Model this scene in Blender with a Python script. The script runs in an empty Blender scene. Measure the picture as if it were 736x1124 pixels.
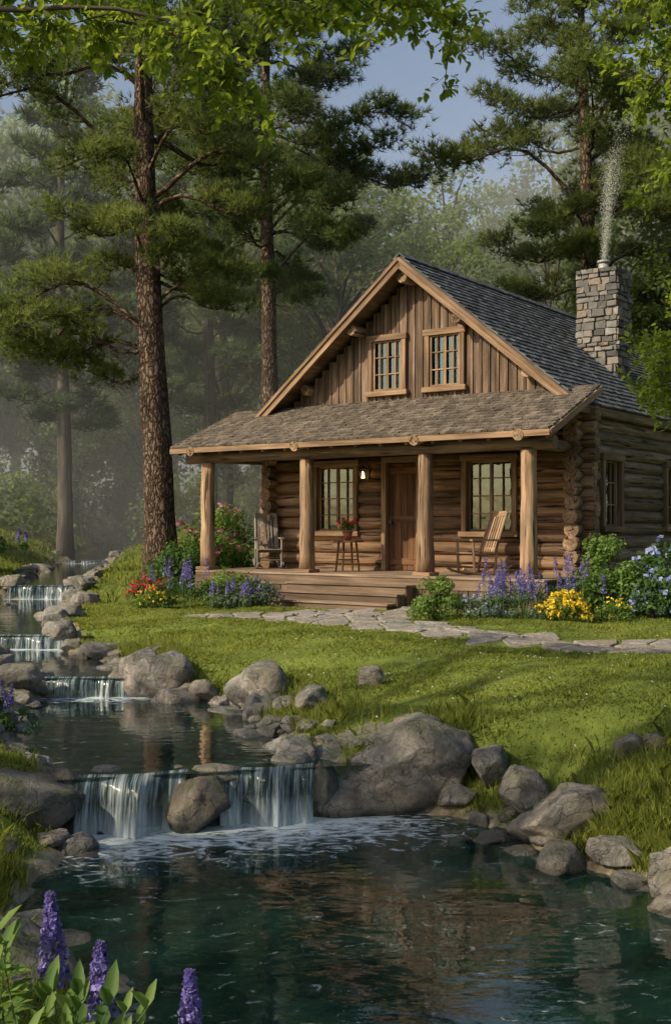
import bpy, math, numpy as np
from mathutils import noise, Vector
R = math.radians
rng = np.random.default_rng(7)
S = bpy.context.scene
COL = S.collection

# ------------------------------------------------------------------ helpers
def link(o, parent=None):
    COL.objects.link(o)
    if parent: o.parent = parent
    return o
def empty(name, loc=(0,0,0), rz=0.0):
    e = bpy.data.objects.new(name, None); e.location = loc; e.rotation_euler = (0,0,rz)
    e.empty_display_size = .3
    return link(e)
def mk(name, V, F, mat=None, parent=None, fa=None, pa=None, gc=None, smooth=False, loc=None):
    me = bpy.data.meshes.new(name)
    if isinstance(F, np.ndarray):
        V = np.asarray(V, dtype=np.float32); m, k = F.shape
        me.vertices.add(len(V)); me.vertices.foreach_set("co", V.ravel())
        me.loops.add(m*k); me.loops.foreach_set("vertex_index", F.astype(np.int32).ravel())
        me.polygons.add(m); me.polygons.foreach_set("loop_start", np.arange(0, m*k, k, dtype=np.int32))
        me.update(calc_edges=True)
    else:
        me.from_pydata([tuple(v) for v in V], [], [tuple(f) for f in F]); me.update()
    for nm, dat in (fa or {}).items():
        a = me.attributes.new(nm, 'FLOAT', 'FACE'); a.data.foreach_set("value", np.asarray(dat, dtype=np.float32))
    for nm, dat in (pa or {}).items():
        a = me.attributes.new(nm, 'FLOAT', 'POINT'); a.data.foreach_set("value", np.asarray(dat, dtype=np.float32))
    if gc is not None:
        a = me.attributes.new("gc", 'FLOAT_VECTOR', 'POINT'); a.data.foreach_set("vector", np.asarray(gc, dtype=np.float32).ravel())
    if smooth: me.polygons.foreach_set("use_smooth", np.ones(len(me.polygons), dtype=bool))
    if mat: me.materials.append(mat)
    o = bpy.data.objects.new(name, me)
    if loc is not None: o.location = loc
    return link(o, parent)

class MB:
    def __init__(s): s.V=[]; s.F=[]; s.G=[]; s.r=[]
    def add(s, V, F, G, r=None):
        n=len(s.V); r = rng.random() if r is None else r
        off = rng.random(3)*20
        s.V += [tuple(v) for v in V]; s.F += [tuple(i+n for i in f) for f in F]
        s.G += [tuple(np.asarray(g)+off) for g in G]; s.r += [r]*len(F)
    def box(s, c, sz, rx=0, ry=0, rz=0, r=None, jit=0.0):
        c=np.array(c,float); h=np.array(sz,float)/2
        P=np.array([[x,y,z] for x in(-1,1) for y in(-1,1) for z in(-1,1)],float)*h
        if jit: P += rng.normal(0,jit,P.shape)
        ax=int(np.argmax(sz)); order=[ax]+[i for i in range(3) if i!=ax]
        G=P[:,order]
        M=rot(rx,ry,rz)
        s.add(P@M.T+c, [(0,1,3,2),(4,6,7,5),(0,4,5,1),(2,3,7,6),(0,2,6,4),(1,5,7,3)], G, r)
    def beam(s, p0, p1, w, h, r=None, up=(0,0,1)):
        p0=np.array(p0,float); p1=np.array(p1,float); d=p1-p0; L=np.linalg.norm(d); d/=L
        sd=np.cross(d,up); sd/=np.linalg.norm(sd); u=np.cross(sd,d)
        V=[];G=[]
        for a,p in((0,p0),(L,p1)):
            for i,j in((-1,-1),(1,-1),(1,1),(-1,1)):
                V.append(p+sd*i*w/2+u*j*h/2); G.append((a,i*w/2,j*h/2))
        s.add(V,[(3,2,1,0),(4,5,6,7),(0,1,5,4),(1,2,6,5),(2,3,7,6),(3,0,4,7)],G,r)
    def cyl(s, p0, p1, r0, r1=None, n=12, seg=1, wob=0.0, r=None, caps=True):
        r1=r0 if r1 is None else r1
        pts=[np.array(p0,float)+(np.array(p1,float)-np.array(p0,float))*i/seg for i in range(seg+1)]
        rad=[(r0+(r1-r0)*i/seg)*(1+rng.normal(0,wob)) for i in range(seg+1)]
        s.tube(pts,rad,n,r,caps)
    def tube(s, pts, rad, n=8, r=None, caps=True, lump=0.0):
        pts=[np.array(p,float) for p in pts]
        V=[];G=[];L=0; k=len(pts); prev=None
        for i,p in enumerate(pts):
            d=(pts[min(i+1,k-1)]-pts[max(i-1,0)]); d/=np.linalg.norm(d)+1e-9
            ref=np.array([0,0,1.]) if abs(d[2])<.9 else np.array([1.,0,0])
            if prev is not None: ref=prev
            a=np.cross(d,ref); a/=np.linalg.norm(a)+1e-9; b=np.cross(a,d); prev=b
            if i: L+=np.linalg.norm(p-pts[i-1])
            for j in range(n):
                t=2*math.pi*j/n; rr=rad[i]*(1+(rng.normal(0,lump) if lump else 0))
                V.append(p+rr*(math.cos(t)*a+math.sin(t)*b)); G.append((L,rad[i]*math.cos(t),rad[i]*math.sin(t)))
        F=[(i*n+j,i*n+(j+1)%n,(i+1)*n+(j+1)%n,(i+1)*n+j) for i in range(k-1) for j in range(n)]
        if caps: F+= [tuple(range(n))[::-1], tuple((k-1)*n+j for j in range(n))]
        s.add(V,F,G,r)
    def build(s,name,mat,parent=None,smooth=False,bevel=0,loc=None):
        o=mk(name,s.V,s.F,mat,parent,fa={"rnd":s.r},gc=s.G,loc=loc)
        if smooth: 
            o.data.polygons.foreach_set("use_smooth", np.array([len(p.vertices)<=4 for p in o.data.polygons]))
        if bevel:
            m=o.modifiers.new("bevel",'BEVEL'); m.width=bevel; m.segments=2; m.limit_method='ANGLE'
        return o
def rot(rx,ry,rz):
    cx,sx,cy,sy,cz,sz=math.cos(rx),math.sin(rx),math.cos(ry),math.sin(ry),math.cos(rz),math.sin(rz)
    return np.array([[cz,-sz,0],[sz,cz,0],[0,0,1]])@np.array([[cy,0,sy],[0,1,0],[-sy,0,cy]])@np.array([[1,0,0],[0,cx,-sx],[0,sx,cx]])
def sm(x): 
    x=np.clip(x,0,1); return x*x*(3-2*x)
def norm(a): return a/(np.linalg.norm(a,axis=-1,keepdims=True)+1e-9)

# ------------------------------------------------------------------ materials
class NT:
    def __init__(s,name):
        s.m=bpy.data.materials.new(name); s.m.use_nodes=True; s.t=s.m.node_tree; s.t.nodes.clear()
        s.out=s.n('ShaderNodeOutputMaterial')
    def n(s,ty,**k):
        x=s.t.nodes.new(ty)
        for a,b in k.items(): setattr(x,a,b)
        return x
    def l(s,a,b): s.t.links.new(a,b)
    def noise(s,vec,scale,detail=4,rough=.55,dist=0):
        x=s.n('ShaderNodeTexNoise'); x.inputs['Scale'].default_value=scale; x.inputs['Detail'].default_value=detail
        x.inputs['Roughness'].default_value=rough; x.inputs['Distortion'].default_value=dist
        if vec is not None: s.l(vec,x.inputs['Vector'])
        return x.outputs['Fac']
    def ramp(s,fac,stops):
        x=s.n('ShaderNodeValToRGB'); e=x.color_ramp.elements
        while len(e)<len(stops): e.new(.5)
        for i,(p,c) in enumerate(stops):
            e[i].position=p; e[i].color=(*c,1) if len(c)==3 else c
        s.l(fac,x.inputs['Fac']); return x.outputs['Color']
    def mapr(s,fac,a,b,c=0,d=1):
        x=s.n('ShaderNodeMapRange'); 
        for i,v in zip(('From Min','From Max','To Min','To Max'),(a,b,c,d)): x.inputs[i].default_value=v
        s.l(fac,x.inputs['Value']); return x.outputs['Result']
    def mix(s,f,a,b,mode='MIX'):
        x=s.n('ShaderNodeMix'); x.data_type='RGBA'; x.blend_type=mode
        for i,v in ((0,f),(6,a),(7,b)):
            if isinstance(v,(int,float)): x.inputs[i].default_value=v
            elif isinstance(v,tuple): x.inputs[i].default_value=(*v,1)
            else: s.l(v,x.inputs[i])
        return x.outputs[2]
    def math(s,op,a,b=0.0):
        x=s.n('ShaderNodeMath'); x.operation=op
        for i,v in ((0,a),(1,b)):
            if isinstance(v,(int,float)): x.inputs[i].default_value=v
            else: s.l(v,x.inputs[i])
        return x.outputs[0]
    def attr(s,nm,vec=False):
        x=s.n('ShaderNodeAttribute'); x.attribute_name=nm; return x.outputs['Vector' if vec else 'Fac']
    def mapping(s,vec,scale):
        x=s.n('ShaderNodeMapping'); x.inputs['Scale'].default_value=scale; s.l(vec,x.inputs['Vector']); return x.outputs[0]
    def obj(s): return s.n('ShaderNodeTexCoord').outputs['Object']
    def bump(s,h,st,dist=.02):
        x=s.n('ShaderNodeBump'); x.inputs['Strength'].default_value=st; x.inputs['Distance'].default_value=dist; s.l(h,x.inputs['Height']); return x.outputs[0]
    def bsdf(s,col,rough=.8,spec=.3,bump=None):
        x=s.n('ShaderNodeBsdfPrincipled')
        if isinstance(col,tuple): x.inputs['Base Color'].default_value=(*col,1)
        else: s.l(col,x.inputs['Base Color'])
        if isinstance(rough,(int,float)): x.inputs['Roughness'].default_value=rough
        else: s.l(rough,x.inputs['Roughness'])
        x.inputs['Specular IOR Level'].default_value=spec
        if bump is not None: s.l(bump,x.inputs['Normal'])
        return x
    def done(s,sh): s.l(sh.outputs[0] if hasattr(sh,'outputs') else sh,s.out.inputs['Surface']); return s.m
def wood(name,dark,mid,light,grain=1.0,rough=.75,bs=.6,cross=26,wear=None,vlo=.62,checks=False):
    t=NT(name); g=t.attr('gc',True)
    f=t.noise(t.mapping(g,(1.2*grain,cross*grain,cross*grain)),1.0,6,.6,.4)
    f2=t.noise(t.mapping(g,(.7,3,3)),1.3,3)
    c=t.ramp(f,[(.28,dark),(.5,mid),(.74,light)])
    if wear: c=t.mix(t.mapr(t.noise(t.mapping(g,(1.5,5,5)),1.0,5,.7),.48,.68,0,.7),c,wear)
    h=f
    if checks:  # long drying cracks along the grain
        ck=t.mapr(t.noise(t.mapping(g,(.9,17,17)),1.0,3,.5,.3),.335,.39)
        c=t.mix(ck,(dark[0]*.25,dark[1]*.25,dark[2]*.25),c); h=t.math('ADD',f,t.math('MULTIPLY',ck,.8))
    v=t.mapr(t.attr('rnd'),0,1,vlo,1.22)
    v2=t.mapr(f2,.3,.7,.58,1.25)
    m=t.n('ShaderNodeVectorMath',operation='SCALE'); t.l(c,m.inputs[0]); t.l(t.math('MULTIPLY',v,v2),m.inputs['Scale'])
    return t.done(t.bsdf(m.outputs[0],rough,.25,t.bump(h,bs,.02)))
def barkmat(name,crack,plate,light):
    t=NT(name); g=t.attr('gc',True)
    nn=t.n('ShaderNodeTexNoise'); nn.inputs['Scale'].default_value=5; nn.inputs['Detail'].default_value=5; t.l(g,nn.inputs['Vector'])
    sc=t.n('ShaderNodeVectorMath',operation='SCALE'); t.l(nn.outputs['Color'],sc.inputs[0]); sc.inputs['Scale'].default_value=.22
    ad=t.n('ShaderNodeVectorMath',operation='ADD'); t.l(g,ad.inputs[0]); t.l(sc.outputs[0],ad.inputs[1])
    vo=t.n('ShaderNodeTexVoronoi'); vo.feature='DISTANCE_TO_EDGE'; vo.inputs['Scale'].default_value=1; t.l(t.mapping(ad.outputs[0],(3.2,12,12)),vo.inputs['Vector'])
    e=t.mapr(vo.outputs['Distance'],.0,.25); f=t.noise(t.mapping(g,(5,26,26)),1,5,.65)
    c=t.ramp(t.math('MULTIPLY',e,t.mapr(f,.25,.75,.45,1.25)),[(.02,crack),(.45,plate),(.95,light)])
    big=t.mapr(t.noise(t.mapping(g,(.5,1.5,1.5)),1,3),.35,.65,.75,1.2)
    m=t.n('ShaderNodeVectorMath',operation='SCALE'); t.l(c,m.inputs[0]); t.l(big,m.inputs['Scale'])
    return t.done(t.bsdf(m.outputs[0],.92,.15,t.bump(t.math('ADD',e,t.math('MULTIPLY',f,.4)),1.0,.05)))
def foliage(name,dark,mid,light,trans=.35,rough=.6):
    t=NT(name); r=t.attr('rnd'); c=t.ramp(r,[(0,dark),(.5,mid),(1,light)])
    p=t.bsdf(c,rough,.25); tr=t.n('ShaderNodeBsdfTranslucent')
    c2=t.mix(.5,c,(light[0]*1.5,light[1]*1.5,light[2]*.7)); t.l(c2,tr.inputs['Color'])
    mx=t.n('ShaderNodeMixShader'); mx.inputs[0].default_value=trans; t.l(p.outputs[0],mx.inputs[1]); t.l(tr.outputs[0],mx.inputs[2])
    return t.done(mx)
def plain(name,c,rough=.6,spec=.4,var=.25,sc=8,bs=.2):
    t=NT(name); f=t.noise(t.obj(),sc,5)
    col=t.mix(f,tuple(x*(1-var) for x in c),tuple(min(1,x*(1+var)) for x in c))
    return t.done(t.bsdf(col,rough,spec,t.bump(f,bs,.01)))
def rockmat(name,dark,mid,light,moss=.5,warm=.5):
    t=NT(name); o=t.n('ShaderNodeNewGeometry').outputs['Position']
    f=t.noise(o,2.6,9,.68,.8); f2=t.noise(o,22,7,.72); f3=t.noise(o,1.3,3)
    c=t.ramp(t.math('ADD',t.math('MULTIPLY',f,.6),t.math('MULTIPLY',f2,.4)),[(.36,dark),(.5,mid),(.62,light)])
    c=t.mix(t.mapr(f3,.42,.62,0,warm),c,t.mix(.55,c,(.30,.21,.13)))
    vo=t.n('ShaderNodeTexVoronoi'); vo.inputs['Scale'].default_value=2.0; vo.feature='DISTANCE_TO_EDGE'
    wv=t.n('ShaderNodeVectorMath',operation='ADD'); nn=t.n('ShaderNodeTexNoise'); nn.inputs['Scale'].default_value=3; nn.inputs['Detail'].default_value=6
    t.l(o,nn.inputs['Vector']); t.l(o,wv.inputs[0]); t.l(nn.outputs['Color'],wv.inputs[1]); t.l(wv.outputs[0],vo.inputs['Vector'])
    cr=t.mapr(vo.outputs['Distance'],0,.03)
    c=t.mix(t.math('ADD',t.math('MULTIPLY',cr,.45),.55),(.02,.02,.018),c)
    nz=t.n('ShaderNodeSeparateXYZ'); t.l(t.n('ShaderNodeNewGeometry').outputs['Normal'],nz.inputs[0])
    mm=t.math('MULTIPLY',t.mapr(nz.outputs[2],.0,.8),t.mapr(t.noise(o,3.3,7,.7),.48,.6))
    c=t.mix(t.math('MULTIPLY',mm,moss),c,(.07,.095,.024))
    pz=t.n('ShaderNodeSeparateXYZ'); t.l(o,pz.inputs[0])
    c=t.mix(t.mapr(pz.outputs[2],.03,.10,.6,0),c,(.03,.03,.024))
    h=t.math('ADD',t.math('ADD',f,t.math('MULTIPLY',f2,.5)),t.math('MULTIPLY',cr,.12))
    return t.done(t.bsdf(c,t.mapr(pz.outputs[2],.03,.12,.35,.8),.35,t.bump(h,1.0,.07)))

M={}
M['log']=wood('log_wood',(.085,.04,.019),(.27,.155,.08),(.46,.30,.175),.7,wear=(.12,.085,.06),bs=1.0,vlo=.55,checks=True)
M['log_side']=wood('weathered_log_wood',(.08,.053,.036),(.235,.165,.112),(.39,.295,.215),.7,bs=1.0,vlo=.55,checks=True)
M['post']=wood('post_wood',(.11,.06,.03),(.31,.195,.115),(.49,.345,.22),.7,wear=(.17,.125,.09),bs=1.0,checks=True)
M['board']=wood('board_batten_wood',(.045,.026,.017),(.185,.117,.073),(.38,.275,.19),.6,wear=(.095,.075,.06),bs=1.0,vlo=.45)
M['trim']=wood('trim_wood',(.12,.068,.035),(.28,.175,.10),(.42,.285,.175),.8)
M['deck']=wood('deck_wood',(.12,.075,.047),(.27,.19,.13),(.40,.295,.21),.6)
M['deck_shade']=wood('shaded_deck_wood',(.06,.038,.024),(.14,.095,.062),(.21,.148,.10),.6)  # darkened copy of deck wood: shade on risers and skirt put into colour
M['door']=wood('door_wood',(.07,.03,.014),(.19,.09,.042),(.28,.14,.07),.7)
M['chair']=wood('chair_wood',(.14,.08,.045),(.36,.23,.14),(.5,.35,.23),.9)
M['chair2']=wood('grey_chair_wood',(.10,.09,.08),(.26,.23,.19),(.38,.34,.29),.9)
M['shin']=wood('slate_shingle',(.045,.05,.058),(.11,.118,.128),(.2,.202,.205),1.2)
M['shin2']=wood('cedar_shingle',(.06,.047,.037),(.165,.135,.105),(.29,.245,.195),1.2)
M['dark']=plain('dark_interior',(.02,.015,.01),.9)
M['chink']=plain('chinking',(.06,.036,.022),.9)
M['bark']=barkmat('pine_bark',(.04,.025,.017),(.125,.085,.06),(.23,.16,.115))
M['bark2']=wood('grey_bark',(.05,.042,.034),(.12,.10,.08),(.2,.17,.14),.4,.9,bs=1.0)
M['needle']=foliage('pine_needles',(.045,.07,.025),(.115,.155,.045),(.23,.26,.08),.48)
M['needle2']=foliage('dark_pine_needles',(.038,.065,.032),(.09,.135,.05),(.17,.21,.075),.45)
M['needlefar']=foliage('far_pine_needles',(.05,.085,.055),(.09,.135,.075),(.15,.20,.09),.4)  # bluer than the near needles: distance haze put into the colour
M['leafbg']=foliage('forest_leaves',(.05,.09,.04),(.10,.155,.055),(.18,.235,.075),.45)
M['leafbg2']=foliage('light_forest_leaves',(.08,.125,.045),(.16,.22,.065),(.26,.32,.095),.5)
M['leaf']=foliage('branch_leaves',(.06,.10,.012),(.17,.24,.03),(.32,.39,.055),.58)
M['shrub']=foliage('shrub_leaves',(.022,.055,.015),(.055,.115,.028),(.11,.19,.045),.35)
M['shrub2']=foliage('light_shrub_leaves',(.05,.10,.02),(.12,.20,.04),(.22,.31,.08),.4)
M['sage']=foliage('sage_leaves',(.05,.08,.05),(.11,.16,.09),(.2,.26,.15),.3)
M['grass']=foliage('grass_blades',(.06,.09,.017),(.175,.21,.038),(.35,.365,.085),.45)
M['purple']=foliage('purple_petals',(.07,.05,.26),(.19,.15,.50),(.42,.36,.76),.3)
M['yellow']=foliage('yellow_petals',(.5,.33,.01),(.75,.52,.02),(.85,.68,.08),.2)
M['red']=foliage('red_petals',(.22,.01,.02),(.42,.03,.04),(.55,.10,.10),.2)
M['pink']=foliage('pink_petals',(.35,.06,.12),(.5,.12,.2),(.65,.3,.35),.2)
M['white']=foliage('white_petals',(.5,.48,.42),(.65,.63,.55),(.78,.76,.7),.2)
M['smoke']=foliage('smoke_motes',(.62,.64,.67),(.74,.76,.78),(.82,.83,.84),.5)
M['blue']=foliage('blue_petals',(.16,.2,.42),(.28,.33,.6),(.45,.5,.75),.2)
M['rock']=rockmat('river_rock',(.08,.074,.066),(.22,.205,.18),(.40,.365,.325),.45)
M['rock2']=rockmat('dark_mossy_rock',(.045,.045,.04),(.125,.122,.11),(.23,.22,.2),.8)
M['flag']=rockmat('flagstone',(.17,.155,.135),(.32,.29,.25),(.44,.41,.36),.12,.7)
t=NT('chimney_stone'); o=t.obj(); f=t.noise(o,7,7,.6)
c=t.ramp(t.attr('rnd'),[(0,(.09,.085,.08)),(.35,(.2,.185,.165)),(.7,(.27,.255,.23)),(.85,(.30,.23,.165)),(1,(.36,.34,.31))]); c=t.mix(t.mapr(f,.3,.7),t.mix(.5,c,(.05,.05,.05)),c)
M['chim']=t.done(t.bsdf(c,.85,.2,t.bump(f,.7,.03)))
M['mortar']=plain('mortar',(.15,.14,.125),.95)
M['metal']=plain('galvanised_metal',(.3,.29,.27),.45,.6)
M['iron']=plain('black_iron',(.02,.02,.02),.5)
M['terra']=plain('terracotta',(.34,.12,.06),.8)
M['curtain']=plain('curtain_cloth',(.10,.088,.065),.9)
M['stem']=plain('green_stem',(.07,.13,.03),.7)
t=NT('lamp_glow'); e=t.n('ShaderNodeEmission'); e.inputs[0].default_value=(1,.58,.22,1); e.inputs[1].default_value=9.0; M['glow']=t.done(e)
t=NT('window_glass'); fr=t.n('ShaderNodeFresnel'); fr.inputs[0].default_value=1.5
g=t.n('ShaderNodeBsdfGlossy'); g.inputs['Roughness'].default_value=.03; g.inputs[0].default_value=(.8,.9,.85,1); tr=t.n('ShaderNodeBsdfTransparent'); tr.inputs[0].default_value=(.5,.56,.5,1)
t.l(t.bump(t.noise(t.obj(),2.2,2),.12,.05),g.inputs['Normal'])
mx=t.n('ShaderNodeMixShader'); t.l(t.math('ADD',fr.outputs[0],.06),mx.inputs[0]); t.l(tr.outputs[0],mx.inputs[1]); t.l(g.outputs[0],mx.inputs[2]); M['glass']=t.done(mx)

# ------------------------------------------------------------------ terrain
LB=np.array([(-30,3.5),(0,3.0),(2.2,1.0),(3.4,-.25),(4.4,-.85),(6,-1.35),(6.8,-1.75),(8,-2.15),(9.7,-2.3),(10.2,-2.5),(10.75,-3.2),(12.2,-3.55),(14.4,-3.8),(15.9,-4.7),(18,-5.5),(20,-6.2),(24,-7.3),(27.4,-7.8),(30,-8.3),(40,-9.9),(52,-11.6),(81,-16),(300,-40)])
RB=np.array([(-30,9),(0,5),(4,3.6),(6,3.0),(7.2,2.6),(8,2.25),(8.8,1.85),(9.6,1.6),(10.1,1.3),(10.4,.75),(10.46,-.12),(10.9,-.32),(12.5,-.8),(14.2,-1.5),(14.7,-2.5),(15.9,-2.95),(18,-4.15),(20,-4.75),(24,-5.6),(27.4,-6.15),(30,-6.5),(40,-8.0),(48,-9.2),(81,-14),(300,-37)])
def wig(y,ph): return .10*np.sin(y*2.3+ph)+.05*np.sin(y*5.7+ph*2)
def lb(y): return np.interp(y,LB[:,0],LB[:,1])+wig(y,0)
def rb(y): return np.interp(y,RB[:,0],RB[:,1])+wig(y,2)
by=np.concatenate([np.arange(-6,20,.08),np.arange(20,60,.4),np.arange(60,300,3)])
BP=np.concatenate([np.stack([lb(by),by],1),np.stack([rb(by),by],1)])
STEPS=[(10.35,.45),(14.55,.23),(18.1,.20),(27.4,.30),(44,.12)]
def wlevel(x,y,w=.12):
    z=np.zeros_like(x); 
    ys=y-.25*np.clip(x,-2.6,1.2)
    for i,(s,h) in enumerate(STEPS): z=z+h*sm(((ys if i==0 else y)-s)/w)
    return z
def sdist(x,y):
    out=np.empty(x.shape)
    xf=x.ravel(); yf=y.ravel(); o=out.ravel()
    for i in range(0,len(xf),20000):
        d2=(xf[i:i+20000,None]-BP[None,:,0])**2+(yf[i:i+20000,None]-BP[None,:,1])**2
        o[i:i+20000]=np.sqrt(d2.min(1))
    o=o.reshape(x.shape); ins=(x>lb(y))&(x<rb(y))
    return np.where(ins,-o,o)
def terrain(x,y,sd):
    wl=wlevel(x,y)
    T=1.05+.75*sm((y-24)/18)*sm((-x-2)/3)+.4*sm((y-34)/12)+1.2*sm((y-60)/60)
    T=T+.05*np.sin(x*1.1+1)*np.sin(y*.9)*sm((20-y)/4)+.03*np.sin(x*2.7+y*1.7)
    T=np.where((x<0)&(y<9), .55, T)
    T=T+.8*sm((-x-9)/10)
    up=wl+.07*sm(sd/.12)+(T-wl-.07)*(.35*sm(sd/.9)+.65*sm(sd/2.9))
    lipd=np.ones_like(x)*9
    ys=y-.25*np.clip(x,-2.6,1.2)
    for i,(s,h) in enumerate(STEPS):
        q=(ys if i==0 else y)-s; lipd=np.minimum(lipd,np.where(q>-.05,np.maximum(q,0),9))
    dn=wl-(.05+.45*sm(-sd/.9))*(.15+.85*sm(lipd/1.4))-.2*sm(-sd/2)*(y<9)
    z=np.where(sd>0,up,dn)
    return z+.02*np.sin(x*7+y*3)*np.sin(y*8-x*2)*(y<30)
gx=np.unique(np.concatenate([np.arange(-9,7,.09),np.arange(-30,30,.8),np.arange(-200,201,8)]))
gy=np.unique(np.concatenate([np.arange(2,24,.09),np.arange(24,60,.4),np.arange(60,120,3),np.arange(-40,400,10)]))
GX,GY=np.meshgrid(gx,gy); SD=sdist(GX,GY); GZ=terrain(GX,GY,SD)
def bil(A,x,y):
    i=np.clip(np.searchsorted(gx,x)-1,0,len(gx)-2); j=np.clip(np.searchsorted(gy,y)-1,0,len(gy)-2)
    u=(x-gx[i])/(gx[i+1]-gx[i]); v=(y-gy[j])/(gy[j+1]-gy[j])
    return (A[j,i]*(1-u)+A[j,i+1]*u)*(1-v)+(A[j+1,i]*(1-u)+A[j+1,i+1]*u)*v
def gz(x,y): return float(bil(GZ,np.array([x]),np.array([y]))[0])
ny,nx=GX.shape; idx=np.arange(ny*nx).reshape(ny,nx)
F=np.stack([idx[:-1,:-1],idx[:-1,1:],idx[1:,1:],idx[1:,:-1]],-1).reshape(-1,4)
t=NT('ground'); o=t.n('ShaderNodeNewGeometry').outputs['Position']; sdn=t.attr('sd')
n1=t.noise(o,.7,5); n2=t.noise(o,9,6,.7); n3=t.noise(o,3,5)
gcol=t.ramp(t.math('ADD',t.math('MULTIPLY',n1,.5),t.math('MULTIPLY',n2,.5)),[(.35,(.06,.085,.016)),(.5,(.12,.155,.028)),(.65,(.18,.215,.045))])
lit=t.ramp(n2,[(.35,(.05,.06,.02)),(.55,(.09,.13,.035)),(.7,(.13,.19,.045))])
sp=t.n('ShaderNodeSeparateXYZ'); t.l(o,sp.inputs[0])
gcol=t.mix(t.mapr(t.math('ADD',sp.outputs[1],t.math('MULTIPLY',n1,8)),44,60),gcol,lit)
bed=t.ramp(n2,[(.3,(.09,.078,.05)),(.5,(.23,.19,.125)),(.7,(.38,.33,.24))])
fsd=t.mapr(t.math('ADD',sdn,t.math('MULTIPLY',n3,.35)),.22,.42)
M['ground']=t.done(t.bsdf(t.mix(fsd,bed,gcol),.95,.15,t.bump(n2,.9,.04)))
mk('ground',np.stack([GX,GY,GZ],-1).reshape(-1,3),F,M['ground'],pa={'sd':SD.ravel()},smooth=True)

# ------------------------------------------------------------------ water
t=NT('water'); o=t.n('ShaderNodeNewGeometry').outputs['Position']
w1=t.noise(t.mapping(o,(1,2.0,1)),1.6,2,.5,.6); w2=t.noise(t.mapping(o,(1,1.8,1)),7,3,.5,.5)
fo=t.attr('foam')
hh=t.math('ADD',w1,t.math('MULTIPLY',w2,.2))
b=t.n('ShaderNodeBump'); b.inputs['Distance'].default_value=.05; t.l(hh,b.inputs['Height']); t.l(t.mapr(fo,.1,.7,.12,.8),b.inputs['Strength'])
tr=t.n('ShaderNodeBsdfTransparent'); tr.inputs[0].default_value=(.52,.80,.67,1)
df=t.n('ShaderNodeBsdfDiffuse'); df.inputs[0].default_value=(.011,.063,.052,1)
m1=t.n('ShaderNodeMixShader'); m1.inputs[0].default_value=.30; t.l(tr.outputs[0],m1.inputs[1]); t.l(df.outputs[0],m1.inputs[2])
gl=t.n('ShaderNodeBsdfGlossy'); gl.inputs['Roughness'].default_value=.02; t.l(b.outputs[0],gl.inputs['Normal'])
fr=t.n('ShaderNodeFresnel'); fr.inputs[0].default_value=1.34; t.l(b.outputs[0],fr.inputs['Normal'])
m2=t.n('ShaderNodeMixShader'); t.l(t.math('MULTIPLY',t.math('ADD',fr.outputs[0],.05),1.35),m2.inputs[0]); t.l(m1.outputs[0],m2.inputs[1]); t.l(gl.outputs[0],m2.inputs[2])
ff=t.noise(t.mapping(o,(1,1.7,1)),3.2,8,.68,2.2)
fm=t.mapr(t.math('ADD',ff,t.math('MULTIPLY',fo,.44)),.65,.86)
sp=t.noise(t.mapping(o,(1,1.5,1)),16,3,.6,1.0); spk=t.math('MULTIPLY',t.mapr(sp,.68,.75),t.mapr(t.noise(o,.9,2),.48,.62))
fm=t.math('MINIMUM',t.math('ADD',fm,t.math('MULTIPLY',spk,.35)),.85)
fd=t.bsdf((.66,.74,.76),.6,.3)
m3=t.n('ShaderNodeMixShader'); t.l(fm,m3.inputs[0]); t.l(m2.outputs[0],m3.inputs[1]); t.l(fd.outputs[0],m3.inputs[2])
M['water']=t.done(m3)
FALLS=[
 ([(-2.22,9.80),(-1.3,10.03)],.45,0.0),([(-1.0,10.10),(-.2,10.3)],.45,0.0),
 ([(-3.8,14.55),(-2.6,14.55)],.68,.45),([(-5.6,18.1),(-4.2,18.1)],.88,.68),([(-7.8,27.4),(-6.2,27.4)],1.18,.88),([(-10.6,44),(-8.6,44)],1.30,1.18)]
def lip0(x): return 10.35+.25*np.clip(x,-2.6,1.2)
pools=[(None,0.0,0),(10.35,.45,14.55),(14.55,.68,18.1),(18.1,.88,27.4),(27.4,1.18,44),(44,1.30,120)]
water=empty('stream_water')
for k,(y0,z,y1) in enumerate(pools):
    if k==0: xs=np.linspace(-5,8,150)
    else:
        ys_=np.linspace(y0,y1,50); xs=np.linspace((lb(ys_)).min()-.35,rb(ys_).max()+.35,70)
    us=np.linspace(0,1,120)
    X,U=np.meshgrid(xs,us)
    if k==0: Y=-4+(lip0(X)-.02+4)*U**.6
    elif k==1: Y=(lip0(X)-.05)+(y1-lip0(X)+.05)*U
    else: Y=(y0-.05)+(y1-y0+.05)*U
    fo=np.zeros_like(X)
    for pts,zt,zb in FALLS:
        if abs(zb-z)<.01:
            (ax,ay),(bx,by_)=pts; tt=np.clip(((X-ax)*(bx-ax)+(Y-ay)*(by_-ay))/((bx-ax)**2+(by_-ay)**2),0,1)
            d=np.hypot(X-(ax+tt*(bx-ax)),(Y-.15)-(ay+tt*(by_-ay)))
            fo=np.maximum(fo,np.clip(1.0-d/(1.9 if k==0 else .9+.01*y0),0,1)**1.1)
    fo=np.maximum(fo,.10)
    ii=np.arange(X.size).reshape(X.shape)
    Fq=np.stack([ii[:-1,:-1],ii[:-1,1:],ii[1:,1:],ii[1:,:-1]],-1).reshape(-1,4)
    mk('pool_surface',np.stack([X,Y,np.full_like(X,z)],-1).reshape(-1,3),Fq,M['water'],water,pa={'foam':fo.ravel()},smooth=True)
t=NT('falling_water'); g=t.attr('gc',True)
f=t.noise(t.mapping(g,(14,1.4,1)),1.0,5,.65,.5); f2=t.noise(t.mapping(g,(55,3,1)),1.0,3,.6)
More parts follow.
